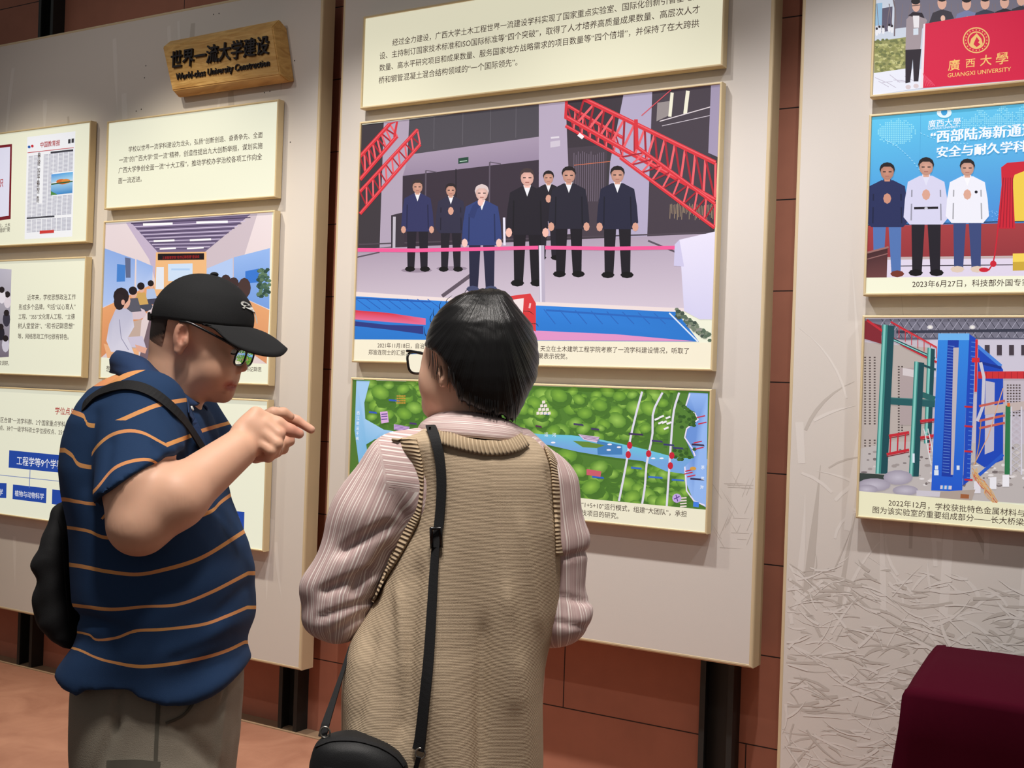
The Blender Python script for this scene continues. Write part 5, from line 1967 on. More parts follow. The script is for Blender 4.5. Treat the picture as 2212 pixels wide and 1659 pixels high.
Y = np.stack([curve(a_, b_) for a_, b_ in rows], 1)
Yx = np.concatenate([Y[:, :1] - 90, Y], 1)
band = np.zeros(len(px))
for i in range(Yx.shape[1] - 1):
    t = (py - Yx[:, i]) / np.maximum(Yx[:, i + 1] - Yx[:, i], 3)
    band = np.where((t >= 0) & (t < 1), i + t, band)
band = np.where(py >= Yx[:, -1], Yx.shape[1] - 1 + np.clip((py - Yx[:, -1]) / 70, 0, .4), band) + .5
srow = [([150, 183, 207, 238, 274, 310, 354, 420], [1040, 1008, 967, 941, 931, 936, 959, 990]),
        ([150, 205, 252, 319, 359, 420], [1110, 1059, 1008, 992, 1016, 1050])]
Ys = [curve(a_, b_) for a_, b_ in srow]
sl = np.where(py < Ys[0], 1 - np.clip((Ys[0] - py) / 75., 0, .94), np.where(py < Ys[1], 1 + (py - Ys[0]) / np.maximum(Ys[1] - Ys[0], 3), 2 + (py - Ys[1]) / 80.)) + .5
ax0, ax1 = cam_pt(312, 886, DM - .135), cam_pt(299, 1090, DM - .236)
pa = shV - ax0
tt = np.clip(pa @ (ax1 - ax0) / ((ax1 - ax0) @ (ax1 - ax0)), 0, 1.1)
dist = np.linalg.norm(pa - tt[:, None] * (ax1 - ax0), axis=1)
is_sl = (dist < .0865) & (py > 905) & (px > 183) & (px < 364) & (shV[:, 2] < DM - .13)
mask = np.clip(.5 + (.0865 - dist) / .02, 0, 1) * np.clip(.5 + (py - 905) / 12, 0, 1) * np.clip(.5 + (px - 183) / 12, 0, 1) * np.clip(.5 + (364 - px) / 12, 0, 1) * np.clip(.5 + (4 - ((px - 232) * nx_ + (py - 1112) * ny_)) / 8, 0, 1) * np.clip(.5 + (DM - .13 - shV[:, 2]) / .02, 0, 1)
skin_obj('polo_shirt', shV, shQ, m_shirt, man, {'band': band, 'band_sleeve': sl, 'on_sleeve': mask})
ws = Wrap((shV, shQ))


def strip_on(wr, pts, n, wid, th, off, D, name, m, parent):
    hs = [wr.hit(x, y, off, D) for x, y in spline(pts, n)]
    P = np.array([p for p, q in hs])
    for _ in range(3):
        P[1:-1] = .5 * P[1:-1] + .25 * (P[:-2] + P[2:])
    V, Q = ribbon(P, [q for p, q in hs], wid, th)
    return cmesh(name, V, Q, m, parent)


m_navy = mat('navy_knit', (34, 60, 102), .85, noise=.06, nscale=60, bump=.2, bscale=900)
# collar
up = [(431, 872, -.02), (412, 862, -.045), (372, 829, -.062), (336, 798, -.070), (314, 776, -.066), (280, 763, -.045), (258, 758, -.010), (254, 760, .03), (290, 770, .085), (345, 800, .085), (400, 845, .06), (434, 874, .03)]
lw = [(385, 886, -.095), (380, 880, -.115), (362, 869, -.135), (328, 845, -.150), (292, 821, -.140), (258, 810, -.085), (241, 806, -.015), (240, 806, .045), (275, 815, .125), (345, 850, .14), (415, 890, .10), (446, 896, .05)]
U, L = spline(up, 40), spline(lw, 40)
V = []
for (u, l) in zip(U, L):
    pu, pl = cam_pt(u[0], u[1], DM + u[2]), cam_pt(l[0], l[1], DM + l[2])
    for t in np.linspace(0, 1, 6):
        p = pu + (pl - pu) * t
        ctr = cam_pt(345, p[1] * 0 + (u[1] + l[1]) / 2, DM)
        o = p - ctr
        o[1] = 0
        o = o / (np.linalg.norm(o) + 1e-9)
        V.append(p + o * (.010 * math.sin(math.pi * min(1, t * 1.3)) * (1 - .4 * t)))
Q = [(i * 6 + j, i * 6 + j + 1, (i + 1) * 6 + j + 1, (i + 1) * 6 + j) for i in range(39) for j in range(5)]
co = cmesh('collar', V, Q, m_navy, man, True)
md = co.modifiers.new('thick', 'SOLIDIFY')
md.thickness = .0035
md.offset = 0
strip_on(ws, [(404, 876), (414, 905), (428, 940), (438, 970)], 12, .028, .002, .001, DM, 'placket', m_navy, man)
P, nn = ws.hit(408, 885, .006, DM - .1)
V, Fc = tube([P + nn * .0, P + nn * .0025], [.0052, .0046], 14)
cmesh('shirt_button', V, Fc, m_white, man)

# ---- trousers and shoes
m_trou = mat('olive_trousers', (136, 128, 114), .85, noise=.12, nscale=14, bump=.25, bscale=500)
Tw = Clay(DM, .008)
Tw.loft([(1405, 180, 508, .17), (1430, 171, 515, .185), (1500, 172, 514, .195), (1600, 177, 509, .20), (1690, 184, 500, .20), (1760, 192, 492, .19), (1790, 200, 480, .17)], .03)
Tw.cone((335, 1740, -.10), (330, 2380, -.12), .115, .075, .04)
Tw.cone((345, 1740, .10), (370, 2380, .13), .115, .075, .04)
Tw.ball((396, 1478, -.185), (30 * S, 74 * S, .060), .006, rot=.42, sub=True)
trV, trQ = Tw.skin(2)
N = normals(trV, trQ)
trV = folds(trV, N, .004, 8, 20, (1, .5, 1))
px, py = pix(trV)
for (x0_, y0_, x1_, y1_, w_, am) in ((262, 1470, 248, 1570, 8, .008), (248, 1570, 205, 1670, 9, .008), (480, 1500, 470, 1660, 8, -.006), (492, 1455, 478, 1520, 5, .008), (390, 1575, 470, 1660, 16, .006)):
    L_ = np.hypot(x1_ - x0_, y1_ - y0_)
    t = ((px - x0_) * (x1_ - x0_) + (py - y0_) * (y1_ - y0_)) / L_ ** 2
    dd = np.abs((px - x0_) * (y1_ - y0_) - (py - y0_) * (x1_ - x0_)) / L_
    trV = trV - N * (am * np.exp(-(dd / w_) ** 2) * np.exp(-((np.clip(t, 0, 1) - t) * L_ / 20) ** 2))[:, None]
tro = skin_obj('trousers', trV, trQ, m_trou, man)
wt = Wrap((trV, trQ))
m_trou2 = mat('trouser_seam', (84, 80, 70), .85, noise=.1, nscale=40)
strip_on(wt, [(343, 1445), (342, 1520), (338, 1600), (336, 1658)], 20, .007, .0016, .0002, DM - .2, 'side_seam', m_trou2, tro)
strip_on(wt, [(432, 1462), (428, 1492), (414, 1524), (392, 1548), (358, 1562)], 18, .005, .0018, .001, DM - .2, 'pocket_edge', m_trou2, tro)
strip_on(wt, [(178, 1458), (210, 1466), (262, 1470)], 12, .012, .0018, .0004, DM - .2, 'back_pocket_flap', m_trou2, tro)
strip_on(wt, [(232, 1652), (290, 1650), (345, 1655)], 12, .016, .003, .0006, DM - .2, 'cargo_pocket_flap', m_trou2, tro)
m_shoe = mat('shoe_leather', (40, 36, 34), .5)
for (x_, z_) in ((350, -.12), (392, .13)):
    Sh = Clay(DM, .009)
    gy = H / 2 + 1.5 / S
    Sh.ball((x_ - 20, gy - 60, z_), (.06, .06, .045), .02)
    Sh.ball((x_ + 60, gy - 42, z_), (.12, .045, .047), .03)
    Sh.cut(lambda px, py, c: (py - gy + 2) * S, .004)
    v, q = Sh.skin(1)
    vw = to_world(v)
    v2 = v.copy()
    v2[:, 1] -= vw[:, 2].min()
    skin_obj('shoe', v2, q, m_shoe, man)

# ---- cap
cc = cam_pt(438, 692, DM)
cr3 = np.array([109 * S, 101 * S, .089])


def cap_pt(th, ph, s=1.):
    """th round from the front (toward +a), ph up from the rim"""
    return cc + cr3 * s * np.array([math.cos(ph) * math.cos(th), math.sin(ph), math.cos(ph) * math.sin(th)])


def rim(th):
    """height angle of the cap's lower edge"""
    x = cc[0] + cr3[0] * math.cos(th)
    pxr = x / DM * F + W / 2
    yr = np.interp(pxr, [336, 380, 411, 461, 507, 548], [690, 694, 698, 705, 709, 710])
    return math.asin(max(-.95, min(.95, -(yr - 692) * S / cr3[1])))


V, Q = [], []
NT, NP = 72, 22
for i in range(NT):
    th = 2 * math.pi * i / NT
    r0 = rim(th)
    for j in range(NP):
        ph = r0 + (math.pi / 2 - .02 - r0) * j / (NP - 1)
        k = 1 + .006 * math.cos(6 * th) * math.cos(ph) ** 2 * -1 + .012 * math.sin(3 * th + 5 * ph) * math.cos(ph) * (ph < .5)
        p = cap_pt(th, ph, k)
        p[0] -= .012 * max(0, (j / NP - .55)) * 1.
        V.append(p)
for i in range(NT):
    for j in range(NP - 1):
        Q.append((i * NP + j, ((i + 1) % NT) * NP + j, ((i + 1) % NT) * NP + j + 1, i * NP + j + 1))
Q.append(tuple(i * NP + NP - 1 for i in range(NT)))
capo = cmesh('cap', V, Q, m_capm, man, True)
md = capo.modifiers.new('thick', 'SOLIDIFY')
md.thickness = .003
md.offset = -1
# brim
V, Q = [], []
NB, NR = 41, 9
outer = spline([(464, 706, -.087), (482, 728, -.091), (505, 746, -.090), (536, 760, -.083), (574, 769, -.066), (605, 769, -.038), (620, 757, .0), (612, 749, .038), (588, 742, .066), (560, 737, .082), (530, 730, .090), (500, 720, .090), (468, 706, .086)], NB)
for i in range(NB):
    th = math.radians(-78 + 156 * i / (NB - 1))
    p0 = cap_pt(th, rim(th), 1.0)
    p1 = cam_pt(outer[i][0], outer[i][1], DM + outer[i][2])
    for j in range(NR):
        t = j / (NR - 1)
        p = p0 + (p1 - p0) * t
        p[1] += .006 * math.sin(math.pi * t) * math.sin(math.pi * i / (NB - 1))
        V.append(p)
for i in range(NB - 1):
    for j in range(NR - 1):
        Q.append((i * NR + j, i * NR + j + 1, (i + 1) * NR + j + 1, (i + 1) * NR + j))
bro = cmesh('brim', V, Q, m_capm, capo, True)
md = bro.modifiers.new('thick', 'SOLIDIFY')
md.thickness = .004
md.offset = 0
p = cam_pt(463, 593, DM)
bm = bmesh.new()
bmesh.ops.create_uvsphere(bm, u_segments=14, v_segments=8, radius=.0085)
for v in bm.verts:
    v.co = Vector(to_world(np.array(v.co) * np.array([1, .6, 1]) + p)[0])
from_bm('cap_button', bm, m_capm, capo, True)
strip_pts = [(338, 655), (337, 670), (340, 686)]
V, Q = ribbon([cap_pt(math.pi + a_, .02 + .05, 1.03) for a_ in np.linspace(-.5, .5, 9)], [np.array([-1, 0, .0])] * 9, .014, .003)
cmesh('back_strap', V, Q, m_capm, capo)
capV = np.array([cap_pt(2 * math.pi * i / 48, -.35 + 1.9 * j / 20, 1.008) for i in range(48) for j in range(21)])
capQ = np.array([(i * 21 + j, ((i + 1) % 48) * 21 + j, ((i + 1) % 48) * 21 + j + 1, i * 21 + j + 1) for i in range(48) for j in range(20)])
wc = Wrap((capV, capQ))
lg = [(845, 330), (852, 316), (866, 312), (884, 317), (905, 328), (922, 342), (940, 362), (955, 380), (968, 404), (977, 430), (984, 462), (990, 497), (983, 496), (976, 462), (967, 430), (955, 408), (940, 394), (925, 386), (912, 378), (898, 372), (884, 364), (876, 374), (864, 372), (858, 364), (872, 358), (866, 348), (854, 346)]
P = [wc.hit(300 + x / 3.857, 570 + y / 3.857, .0012, DM)[0] for x, y in lg]
from mathutils.geometry import tessellate_polygon
cmesh('cap_logo', P, tessellate_polygon([[Vector((x, y, 0)) for x, y in lg]]), m_white, capo)

# ---- glasses
gl = cmesh('glasses', *tube([cam_pt(x, y, DM + z) for x, y, z in spline([(388, 694, -.087), (411, 698, -.090), (440, 712, -.089), (480, 733, -.080), (508, 750, -.068), (515, 757, -.062)], 20)], .0024, 8), m_plastic, man, True)


def lens_ring(cx_, cy_, z0, z1, rx, ry, lean):
    pts = []
    for i in range(28):
        a_ = 2 * math.pi * i / 28
        ca, sa = math.cos(a_), math.sin(a_)
        ca_, sa_ = math.copysign(abs(ca) ** .7, ca), math.copysign(abs(sa) ** .7, sa)
        z = (z0 + z1) / 2 + ca_ * (z1 - z0) / 2
        pts.append(cam_pt(cx_ + rx * ca_ - lean * sa_, cy_ + ry * sa_, DM + z))
    return pts


for (cx_, cy_, z0, z1, rx, ry) in ((519, 772, -.062, -.012, 11, 17), (537, 775, .012, .062, 9, 16)):
    pts = lens_ring(cx_, cy_, z0, z1, rx, ry, 5)
    V, Fc = tube(pts + pts[:2], .0021, 8, False)
    cmesh('rim', V, Fc, m_plastic, gl, True)
    c = np.mean(pts, 0)
    bul = np.array([.0015, -.0008, 0])
    V = [c + bul] + pts
    cmesh('lens', V, [(0, 1 + i, 1 + (i + 1) % 28) for i in range(28)], m_lens, gl, True)
cmesh('bridge', *tube([cam_pt(529, 765, DM - .013), cam_pt(533, 763, DM), cam_pt(530, 766, DM + .013)], .002, 8), m_plastic, gl, True)
cmesh('temple_arm', *tube([cam_pt(x, y, DM + z) for x, y, z in ((400, 698, .087), (440, 712, .088), (500, 745, .078), (545, 765, .062))], .0024, 8), m_plastic, gl, True)

# ---- black sling bag
bag = empty('sling_bag', to_world(cam_pt(140, 1400, DM))[0])
tag(bag, 'black sling bag hanging on the back of the man in the striped shirt', 'bag')
Bg = Clay(DM, .006)
Bg.loft([(1084, 139, 157, .02), (1100, 126, 161, .045), (1140, 117, 168, .065), (1180, 106, 172, .08), (1196, 92, 173, .085), (1212, 83, 174, .088), (1238, 94, 176, .09), (1262, 98, 177, .09), (1300, 98, 184, .09), (1340, 108, 190, .088), (1368, 124, 190, .08), (1386, 150, 188, .06), (1397, 172, 186, .04)], .015, 2.4)
Bg.ball((103, 1290, -.02), (22 * S, 60 * S, .06), .012)
v, q = Bg.skin(2)
N = normals(v, q)
v = folds(v, N, .004, 3, 34)
skin_obj('bag_body', v, q, m_black, bag)
wg = Wrap((v, q))
strip_on(wg, [(128, 1120), (138, 1180), (142, 1260), (150, 1340)], 20, .006, .002, .0, DM, 'zipper', m_black, bag)
# the strap: free behind the back, then over the shoulder and across the chest
path = [(148, 1092), (149, 1050), (150, 1010), (153, 975), (160, 938), (170, 905), (184, 880), (203, 860), (228, 846), (252, 838), (276, 834), (302, 838), (328, 849), (354, 869), (381, 894), (400, 918), (418, 946), (436, 975), (452, 1000)]
P, NN = [], []
for i, (x, y) in enumerate(spline(path, 60)):
    hp, hn = ws.hit(x, y, .004, -1)
    if hp[2] < 0 or y > 905 and x < 200:
        hp, hn = cam_pt(x, y, DM - .05 + .03 * min(1, max(0, (y - 880) / 150))), np.array([-.7, .1, -.7])
    P.append(hp)
    NN.append(hn)
P = np.array(P)
NN = np.array(NN)
for _ in range(8):
    P[1:-1] = .5 * P[1:-1] + .25 * (P[:-2] + P[2:])
    NN[1:-1] = .5 * NN[1:-1] + .25 * (NN[:-2] + NN[2:])
NN /= np.linalg.norm(NN, axis=1)[:, None]
V, Q = ribbon(P, NN, .020, .003)
cmesh('strap', V, Q, m_black, bag)
# ---------------------------------------------------------------- the woman in the knitted vest
DW = 2.10
S = DW / F
wom = empty('person', (to_world(cam_pt(1010, 1500, DW))[0][0], to_world(cam_pt(1010, 1500, DW))[0][1], 0))
tag(wom, 'person seen from behind with short black hair and long beige knitted vest over striped shirt', 'person')
m_skin2 = mat('skin_warm', (226, 180, 154), .5, spec=.35, noise=.04, nscale=40)
m_skin2.node_tree.nodes['Principled BSDF'].inputs['Subsurface Weight'].default_value = .12
m_skin2.node_tree.nodes['Principled BSDF'].inputs['Subsurface Radius'].default_value = (.012, .005, .003)

# ---- body: head turned to the left and away, neck, trunk, arms, hands
B = Clay(DW, .0038)
B.ball((1035, 742, 0), (108 * S, 104 * S, .082), .02)
B.ball((985, 800, .035), (.062, .085, .066), .02, yaw=.8)
B.ball((962, 838, .022), (52 * S, 58 * S, .055), .02)
B.cone((940, 878, .055), (950, 884, .04), .024, .026, .02)
B.ball((938, 822, .025), (27 * S, 34 * S, .03), .015)
B.cone((932, 790, .082), (920, 818, .100), .006, .009, .008)                 # nose, on the far side
B.ball((921, 821, .098), (.010, .009, .010), .006)
B.cone((916, 850, .07), (930, 850, .088), .007, .007, .005)                  # lips
B.cone((920, 862, .068), (932, 862, .084), .007, .007, .005)
B.cone((1012, 840, .0), (1020, 965, .0), .052, .060, .025)
B.ball((958, 799, -.056), (13 * S, 37 * S, .013), .005, rot=.16, yaw=-.5)  # ear
B.ball((955, 827, -.056), (8 * S, 10 * S, .008), .004)
B.ball((951, 796, -.066), (5 * S, 22 * S, .008), .003, rot=.16, sub=True)
B.loft([(935, 950, 1090, .05), (975, 880, 1170, .085), (1040, 895, 1180, .10), (1200, 900, 1180, .105), (1400, 860, 1180, .12), (1560, 850, 1170, .125)], .03)
B.cone((870, 1010, 0), (738, 1280, .0), .038, .036, .02)
B.cone((738, 1285, .0), (880, 1265, .20), .036, .029, .02)
B.cone((1176, 1050, 0), (1206, 1310, .0), .036, .036, .02)
B.cone((1206, 1310, .0), (1150, 1275, .21), .036, .028, .02)
for sg, x0_ in ((1, 905), (-1, 1125)):
    B.ball((x0_ + 10 * sg, 1262, .235), (.036, .03, .024), .012)
    for k, (dy, ln) in enumerate(((-26, 44), (-10, 52), (6, 48), (21, 38))):
        finger(B, [(x0_ + 40 * sg, 1262 + dy * .8, .25), (x0_ + (40 + ln * .5) * sg, 1262 + dy, .262), (x0_ + (40 + ln) * sg, 1264 + dy, .262)], .0095, .0078)
    finger(B, [(x0_ + 5 * sg, 1240, .225), (x0_ + 28 * sg, 1222, .215), (x0_ + 48 * sg, 1218, .21)], .011, .009)
v, q = B.skin(1)
skin_obj('body', v, q, m_skin2, wom)
wbw = Wrap((v, q))
for (px_, py_, z_) in ((922, 792, .072), (958, 792, .108)):
    c = cam_pt(px_, py_, DW + z_)
    bm = bmesh.new()
    bmesh.ops.create_uvsphere(bm, u_segments=12, v_segments=8, radius=.009)
    for v_ in bm.verts:
        v_.co = Vector(to_world(np.array(v_.co) + c)[0])
    from_bm('eye', bm, m_eye, wom, True)

# ---- hair: a smooth bob with a ragged lower edge, strands laid over it
hrows = [(624, 1042, 1072, .012), (628, 1016, 1090, .030), (640, 985, 1103, .055), (665, 952, 1120, .076), (700, 929, 1149, .093), (740, 918, 1162, .102), (780, 917, 1165, .104), (815, 930, 1160, .102), (845, 950, 1146, .098), (870, 972, 1133, .092), (893, 992, 1122, .084), (912, 1010, 1112, .074)]
Hw = Clay(DW, .0042)
Hw.loft(hrows, .01, 2.1)


def hair_cut(px, py, c):
    """hair falls free of the face, ear and cheek on the left"""
    left = np.interp(py, [600, 740, 765, 785, 800, 830, 860, 886, 915], [880, 902, 950, 966, 974, 980, 988, 1000, 1050])
    edge = np.interp(px, [900, 930, 980, 1000, 1040, 1085, 1110, 1125], [770, 790, 836, 866, 884, 896, 913, 890]) + 4 * np.sin(px * .7) + 3 * np.sin(px * .31 + 1)
    face = np.where(c < .06, left - px, 950 - px + np.clip(c - .06, 0, .1) * 900)
    return np.maximum(face, py - edge) * S


Hw.cut(hair_cut, .003)
v, q = Hw.skin(2)
N = normals(v, q)
px, py = pix(v)
crown = (1058, 640)
ang = np.arctan2(px - crown[0], (py - crown[1]) + 40)
st = np.sin(ang * 58 + 2.2 * np.sin(ang * 9) + py * .012) * .5 + np.sin(ang * 131 + py * .02) * .35
v = v + N * (.0011 * st)[:, None]


def hair_nodes(nt, b):
    at = n_(nt, 'ShaderNodeAttribute', attribute_name='strand')
    n1 = n_(nt, 'ShaderNodeTexNoise', noise_dimensions='1D')
    n1.inputs['Scale'].default_value = 60
    n1.inputs['Detail'].default_value = 6
    nt.links.new(at.outputs['Fac'], n1.inputs['W'])
    rp = n_(nt, 'ShaderNodeValToRGB')
    rp.color_ramp.elements[0].color = lin((5, 5, 6))
    rp.color_ramp.elements[1].color = lin((15, 14, 15))
    nt.links.new(n1.outputs['Fac'], rp.inputs[0])
    nt.links.new(rp.outputs[0], b.inputs['Base Color'])
    b.inputs['Roughness'].default_value = .36
    bp = n_(nt, 'ShaderNodeBump')
    bp.inputs['Strength'].default_value = .5
    bp.inputs['Distance'].default_value = .002
    nt.links.new(n1.outputs['Fac'], bp.inputs['Height'])
    nt.links.new(bp.outputs['Normal'], b.inputs['Normal'])


m_bob = attr_mat('hair_strands', hair_nodes)
hair = skin_obj('hair', v, q, m_bob, wom, {'strand': ang})
wh = Wrap((v, q))
rng = random.Random(33)
tubes = []
for i in range(66):                                    # loose strands: hanging tips at the nape, wisps over the crown and the ear
    if i < 46:
        x = rng.uniform(985, 1122)
        y = np.interp(x, [980, 1000, 1040, 1085, 1110, 1125], [830, 862, 880, 890, 905, 860]) - 40
        pts = [(x, y), (x + rng.uniform(-3, 3), y + 30), (x + rng.uniform(-5, 3), y + rng.uniform(48, 66))]
        z = wh.hit(x, y, .001, DW - .09)[0][2] - DW
        P = [cam_pt(a_[0], a_[1], DW + z + .006 - .0012 * min(k, 3) * 2 + .002 * k) for k, a_ in enumerate(spline(pts, 6))]
    elif i < 54:
        t = rng.uniform(-1.9, 1.6)
        x, y = 1042 + 122 * math.sin(t), 742 - 118 * math.cos(t)
        ln = rng.uniform(10, 26)
        pts = [(x - 8 * math.sin(t), y + 8 * math.cos(t)), (x + ln * .4 * math.cos(t) + 3 * math.sin(t), y + ln * .4 * math.sin(t)), (x + ln * math.cos(t) + rng.uniform(0, 8) * math.sin(t), y + ln * math.sin(t) - rng.uniform(0, 6) * math.cos(t))]
        P = [cam_pt(a_[0], a_[1], DW + .01) for a_ in spline(pts, 7)]
    else:
        x = rng.uniform(918, 985)
        y = np.interp(x, [918, 985], [745, 800])
        pts = [(x, y), (x + rng.uniform(-1, 4), y + 28), (x + rng.uniform(-4, 5), y + rng.uniform(40, 62))]
        z = wh.hit(x, y, .001, DW - .06)[0][2] - DW
        P = [cam_pt(a_[0], a_[1], DW + z + .004 - .0025 * min(k, 3)) for k, a_ in enumerate(spline(pts, 6))]
    n = len(P)
    tubes.append(tube(P, [.0006 * (.35 + .65 * math.sin(math.pi * (.15 + .85 * k / (n - 1)))) for k in range(n)], 4))
o = cmesh('loose_strands', *merge(tubes), m_hair, hair, True)
o['kind'] = 'stuff'

# ---- glasses
V, Fc = tube([cam_pt(x, y, DW + z) for x, y, z in spline([(962, 778, -.03), (945, 772, -.01), (913, 764, .04), (890, 759, .07), (879, 758, .085)], 16)], [.0026] * 16, 8)
glw = cmesh('glasses', V, Fc, m_plastic, wom, True)
pts = []
for i in range(30):
    a_ = 2 * math.pi * i / 30
    ca, sa = math.cos(a_), math.sin(a_)
    ca, sa = math.copysign(abs(ca) ** .6, ca), math.copysign(abs(sa) ** .6, sa)
    pts.append(cam_pt(901 + 20 * ca + 3 * sa, 784 + 23 * sa, DW + .098 + .02 * ca))
V, Fc = tube(pts + pts[:2], .0024, 8, False)
cmesh('rim', V, Fc, m_plastic, glw, True)
cmesh('lens', [np.mean(pts, 0)] + pts, [(0, 1 + i, 1 + (i + 1) % 30) for i in range(30)], m_lens, glw, True)
pts2 = [p + np.array([.034, 0, .046]) for p in pts]
V, Fc = tube(pts2 + pts2[:2], .0024, 8, False)
cmesh('rim', V, Fc, m_plastic, glw, True)

# ---- striped shirt: two puffed sleeves, yoke and collar


def stripe_nodes(nt, b):
    at = n_(nt, 'ShaderNodeAttribute', attribute_name='stripe')
    w1 = n_(nt, 'ShaderNodeTexNoise', noise_dimensions='1D')
    w1.inputs['Scale'].default_value = 1.
    w1.inputs['Detail'].default_value = 2
    nt.links.new(at.outputs['Fac'], w1.inputs['W'])
    rp = n_(nt, 'ShaderNodeValToRGB')
    e = rp.color_ramp.elements
    e[0].position, e[0].color = .44, lin((188, 160, 158))
    e[1].position, e[1].color = .56, lin((206, 182, 178))
    e2 = rp.color_ramp.elements.new(.60)
    e2.color = lin((238, 228, 222))
    nt.links.new(w1.outputs['Fac'], rp.inputs[0])
    nt.links.new(rp.outputs[0], b.inputs['Base Color'])
    b.inputs['Roughness'].default_value = .7
    b.inputs['Specular IOR Level'].default_value = .25
    bp = n_(nt, 'ShaderNodeBump')
    bp.inputs['Strength'].default_value = .25
    bp.inputs['Distance'].default_value = .002
    nt.links.new(w1.outputs['Fac'], bp.inputs['Height'])
    nt.links.new(bp.outputs['Normal'], b.inputs['Normal'])


m_str = attr_mat('striped_cotton', stripe_nodes)


def sleeve_wrinkle(v, q, axis0, axis1, amp, seed):
    N = normals(v, q)
    v = folds(v, N, amp * .5, seed, 30)
    ba = axis1 - axis0
    t = (v - axis0) @ ba / (ba @ ba)
    px, py = pix(v)
    r = np.sin(t * 17 + .02 * px + 1.3 * np.sin(t * 6 + px * .03)) * np.clip(t * 1.4 - .25, .08, 1)
    return v + N * (amp * r)[:, None]


Sh = Clay(DW, .006)
Sh.loft([(925, 900, 1140, .06), (950, 852, 1168, .088), (985, 822, 1205, .10), (1030, 800, 1222, .105), (1100, 850, 1210, .11), (1250, 880, 1190, .105), (1420, 870, 1170, .105)], .03)
Sh.cone((858, 1010, .0), (805, 1110, -.005), .062, .068, .03)
Sh.cone((805, 1110, -.005), (738, 1265, -.01), .068, .064, .03)
Sh.ball((728, 1300, .0), (78 * S, 74 * S, .064), .03, rot=.4)
Sh.cone((735, 1305, .0), (850, 1275, .16), .056, .040, .03)
Sh.cone((1192, 1050, .0), (1206, 1160, .0), .046, .050, .03)
Sh.cone((1206, 1160, .0), (1212, 1300, .0), .047, .047, .02)
Sh.ball((1262, 1160, -.005), (8 * S, 12 * S, .02), .012)
Sh.ball((1214, 1330, .0), (54 * S, 54 * S, .05), .02)
Sh.cone((1210, 1335, .0), (1160, 1280, .17), .047, .036, .03)
v, q = Sh.skin(2)
px, py = pix(v)
left = px < 1030
vl = sleeve_wrinkle(v, q, cam_pt(858, 990, DW), cam_pt(728, 1340, DW), .0042, 7)
vr = sleeve_wrinkle(v, q, cam_pt(1200, 1030, DW), cam_pt(1214, 1370, DW), .0032, 11)
v = np.where(left[:, None], vl, vr)
for (x0_, y0_, x1_, y1_, w_, am) in ((830, 1140, 742, 1188, 12, .012), (832, 1195, 770, 1270, 10, .012), (800, 1240, 705, 1275, 11, .010), (800, 1300, 700, 1330, 8, .006), (790, 1330, 720, 1365, 8, .006), (1268, 1192, 1220, 1205, 7, .006), (1262, 1298, 1215, 1290, 7, .006), (1250, 1352, 1210, 1345, 7, .005)):
    L_ = np.hypot(x1_ - x0_, y1_ - y0_)
    t = ((px - x0_) * (x1_ - x0_) + (py - y0_) * (y1_ - y0_)) / L_ ** 2
    dd = np.abs((px - x0_) * (y1_ - y0_) - (py - y0_) * (x1_ - x0_)) / L_
    v = v - normals(v, q) * (am * np.exp(-(dd / w_) ** 2) * np.exp(-((np.clip(t, 0, 1) - t) * L_ / 18) ** 2))[:, None]
# stripe coordinate: round the sleeve, and across the yoke at the shoulder


def round_axis(axis):
    """angle of every shirt point round the arm's centre line (pixels, depth)"""
    A = np.array([cam_pt(a_[0], a_[1], DW + a_[2]) for a_ in axis])
    best, ang = np.full(len(v), 9.), np.zeros(len(v))
    for a_, b_ in zip(A[:-1], A[1:]):
        t = b_ - a_
        L2 = t @ t
        u = np.clip((v - a_) @ t / L2, 0, 1)
        w_ = v - a_ - u[:, None] * t
        d = np.linalg.norm(w_, axis=1)
        t = t / np.sqrt(L2)
        e1 = np.cross(t, np.array([0, 0, 1.]))
        e1 /= np.linalg.norm(e1)
        e2 = np.cross(t, e1)
        an = np.arctan2(w_ @ e1, w_ @ e2)
        ang = np.where(d < best, an, ang)
        best = np.minimum(best, d)
    return ang


sl_ = round_axis([(852, 1000, .02), (805, 1110, .015), (742, 1265, .01), (735, 1330, .01)]) * 46
sr_ = round_axis([(1190, 1040, .02), (1204, 1160, .02), (1210, 1400, .02)]) * 34
sy_ = ((py - 960) * .96 - (px - 850) * .12) * .5
yoke = (py < 1062 + (px - 840) * -.1) & (px > 818 + (py - 960) * .18) & left
stripe = np.where(yoke, sy_ + 300, np.where(left, sl_ + 100, sr_))
skin_obj('striped_shirt', v, q, m_str, wom, {'stripe': stripe * .55})
up = [(925, 912, .06), (930, 900, .03), (948, 893, -.02), (985, 889, -.055), (1030, 892, -.068), (1080, 902, -.058), (1112, 917, -.02), (1122, 925, .03), (1112, 925, .07)]
lw = [(905, 940, .07), (908, 935, .03), (925, 936, -.05), (970, 940, -.092), (1030, 946, -.104), (1090, 952, -.094), (1126, 955, -.045), (1134, 955, .02), (1120, 960, .08)]
U, L = spline(up, 40), spline(lw, 40)
V = []
for (u, l) in zip(U, L):
    pu, pl = cam_pt(u[0], u[1], DW + u[2]), cam_pt(l[0], l[1], DW + l[2])
    for t in np.linspace(0, 1, 6):
        p = pu + (pl - pu) * t
        o = p - cam_pt(1020, (u[1] + l[1]) / 2, DW)
        o[1] = 0
        o /= np.linalg.norm(o) + 1e-9
        V.append(p + o * .010 * math.sin(math.pi * t))
Q = [(i * 6 + j, i * 6 + j + 1, (i + 1) * 6 + j + 1, (i + 1) * 6 + j) for i in range(39) for j in range(5)]
co = cmesh('shirt_collar', V, Q, m_str, wom, True)
at = co.data.attributes.new('stripe', 'FLOAT', 'POINT')
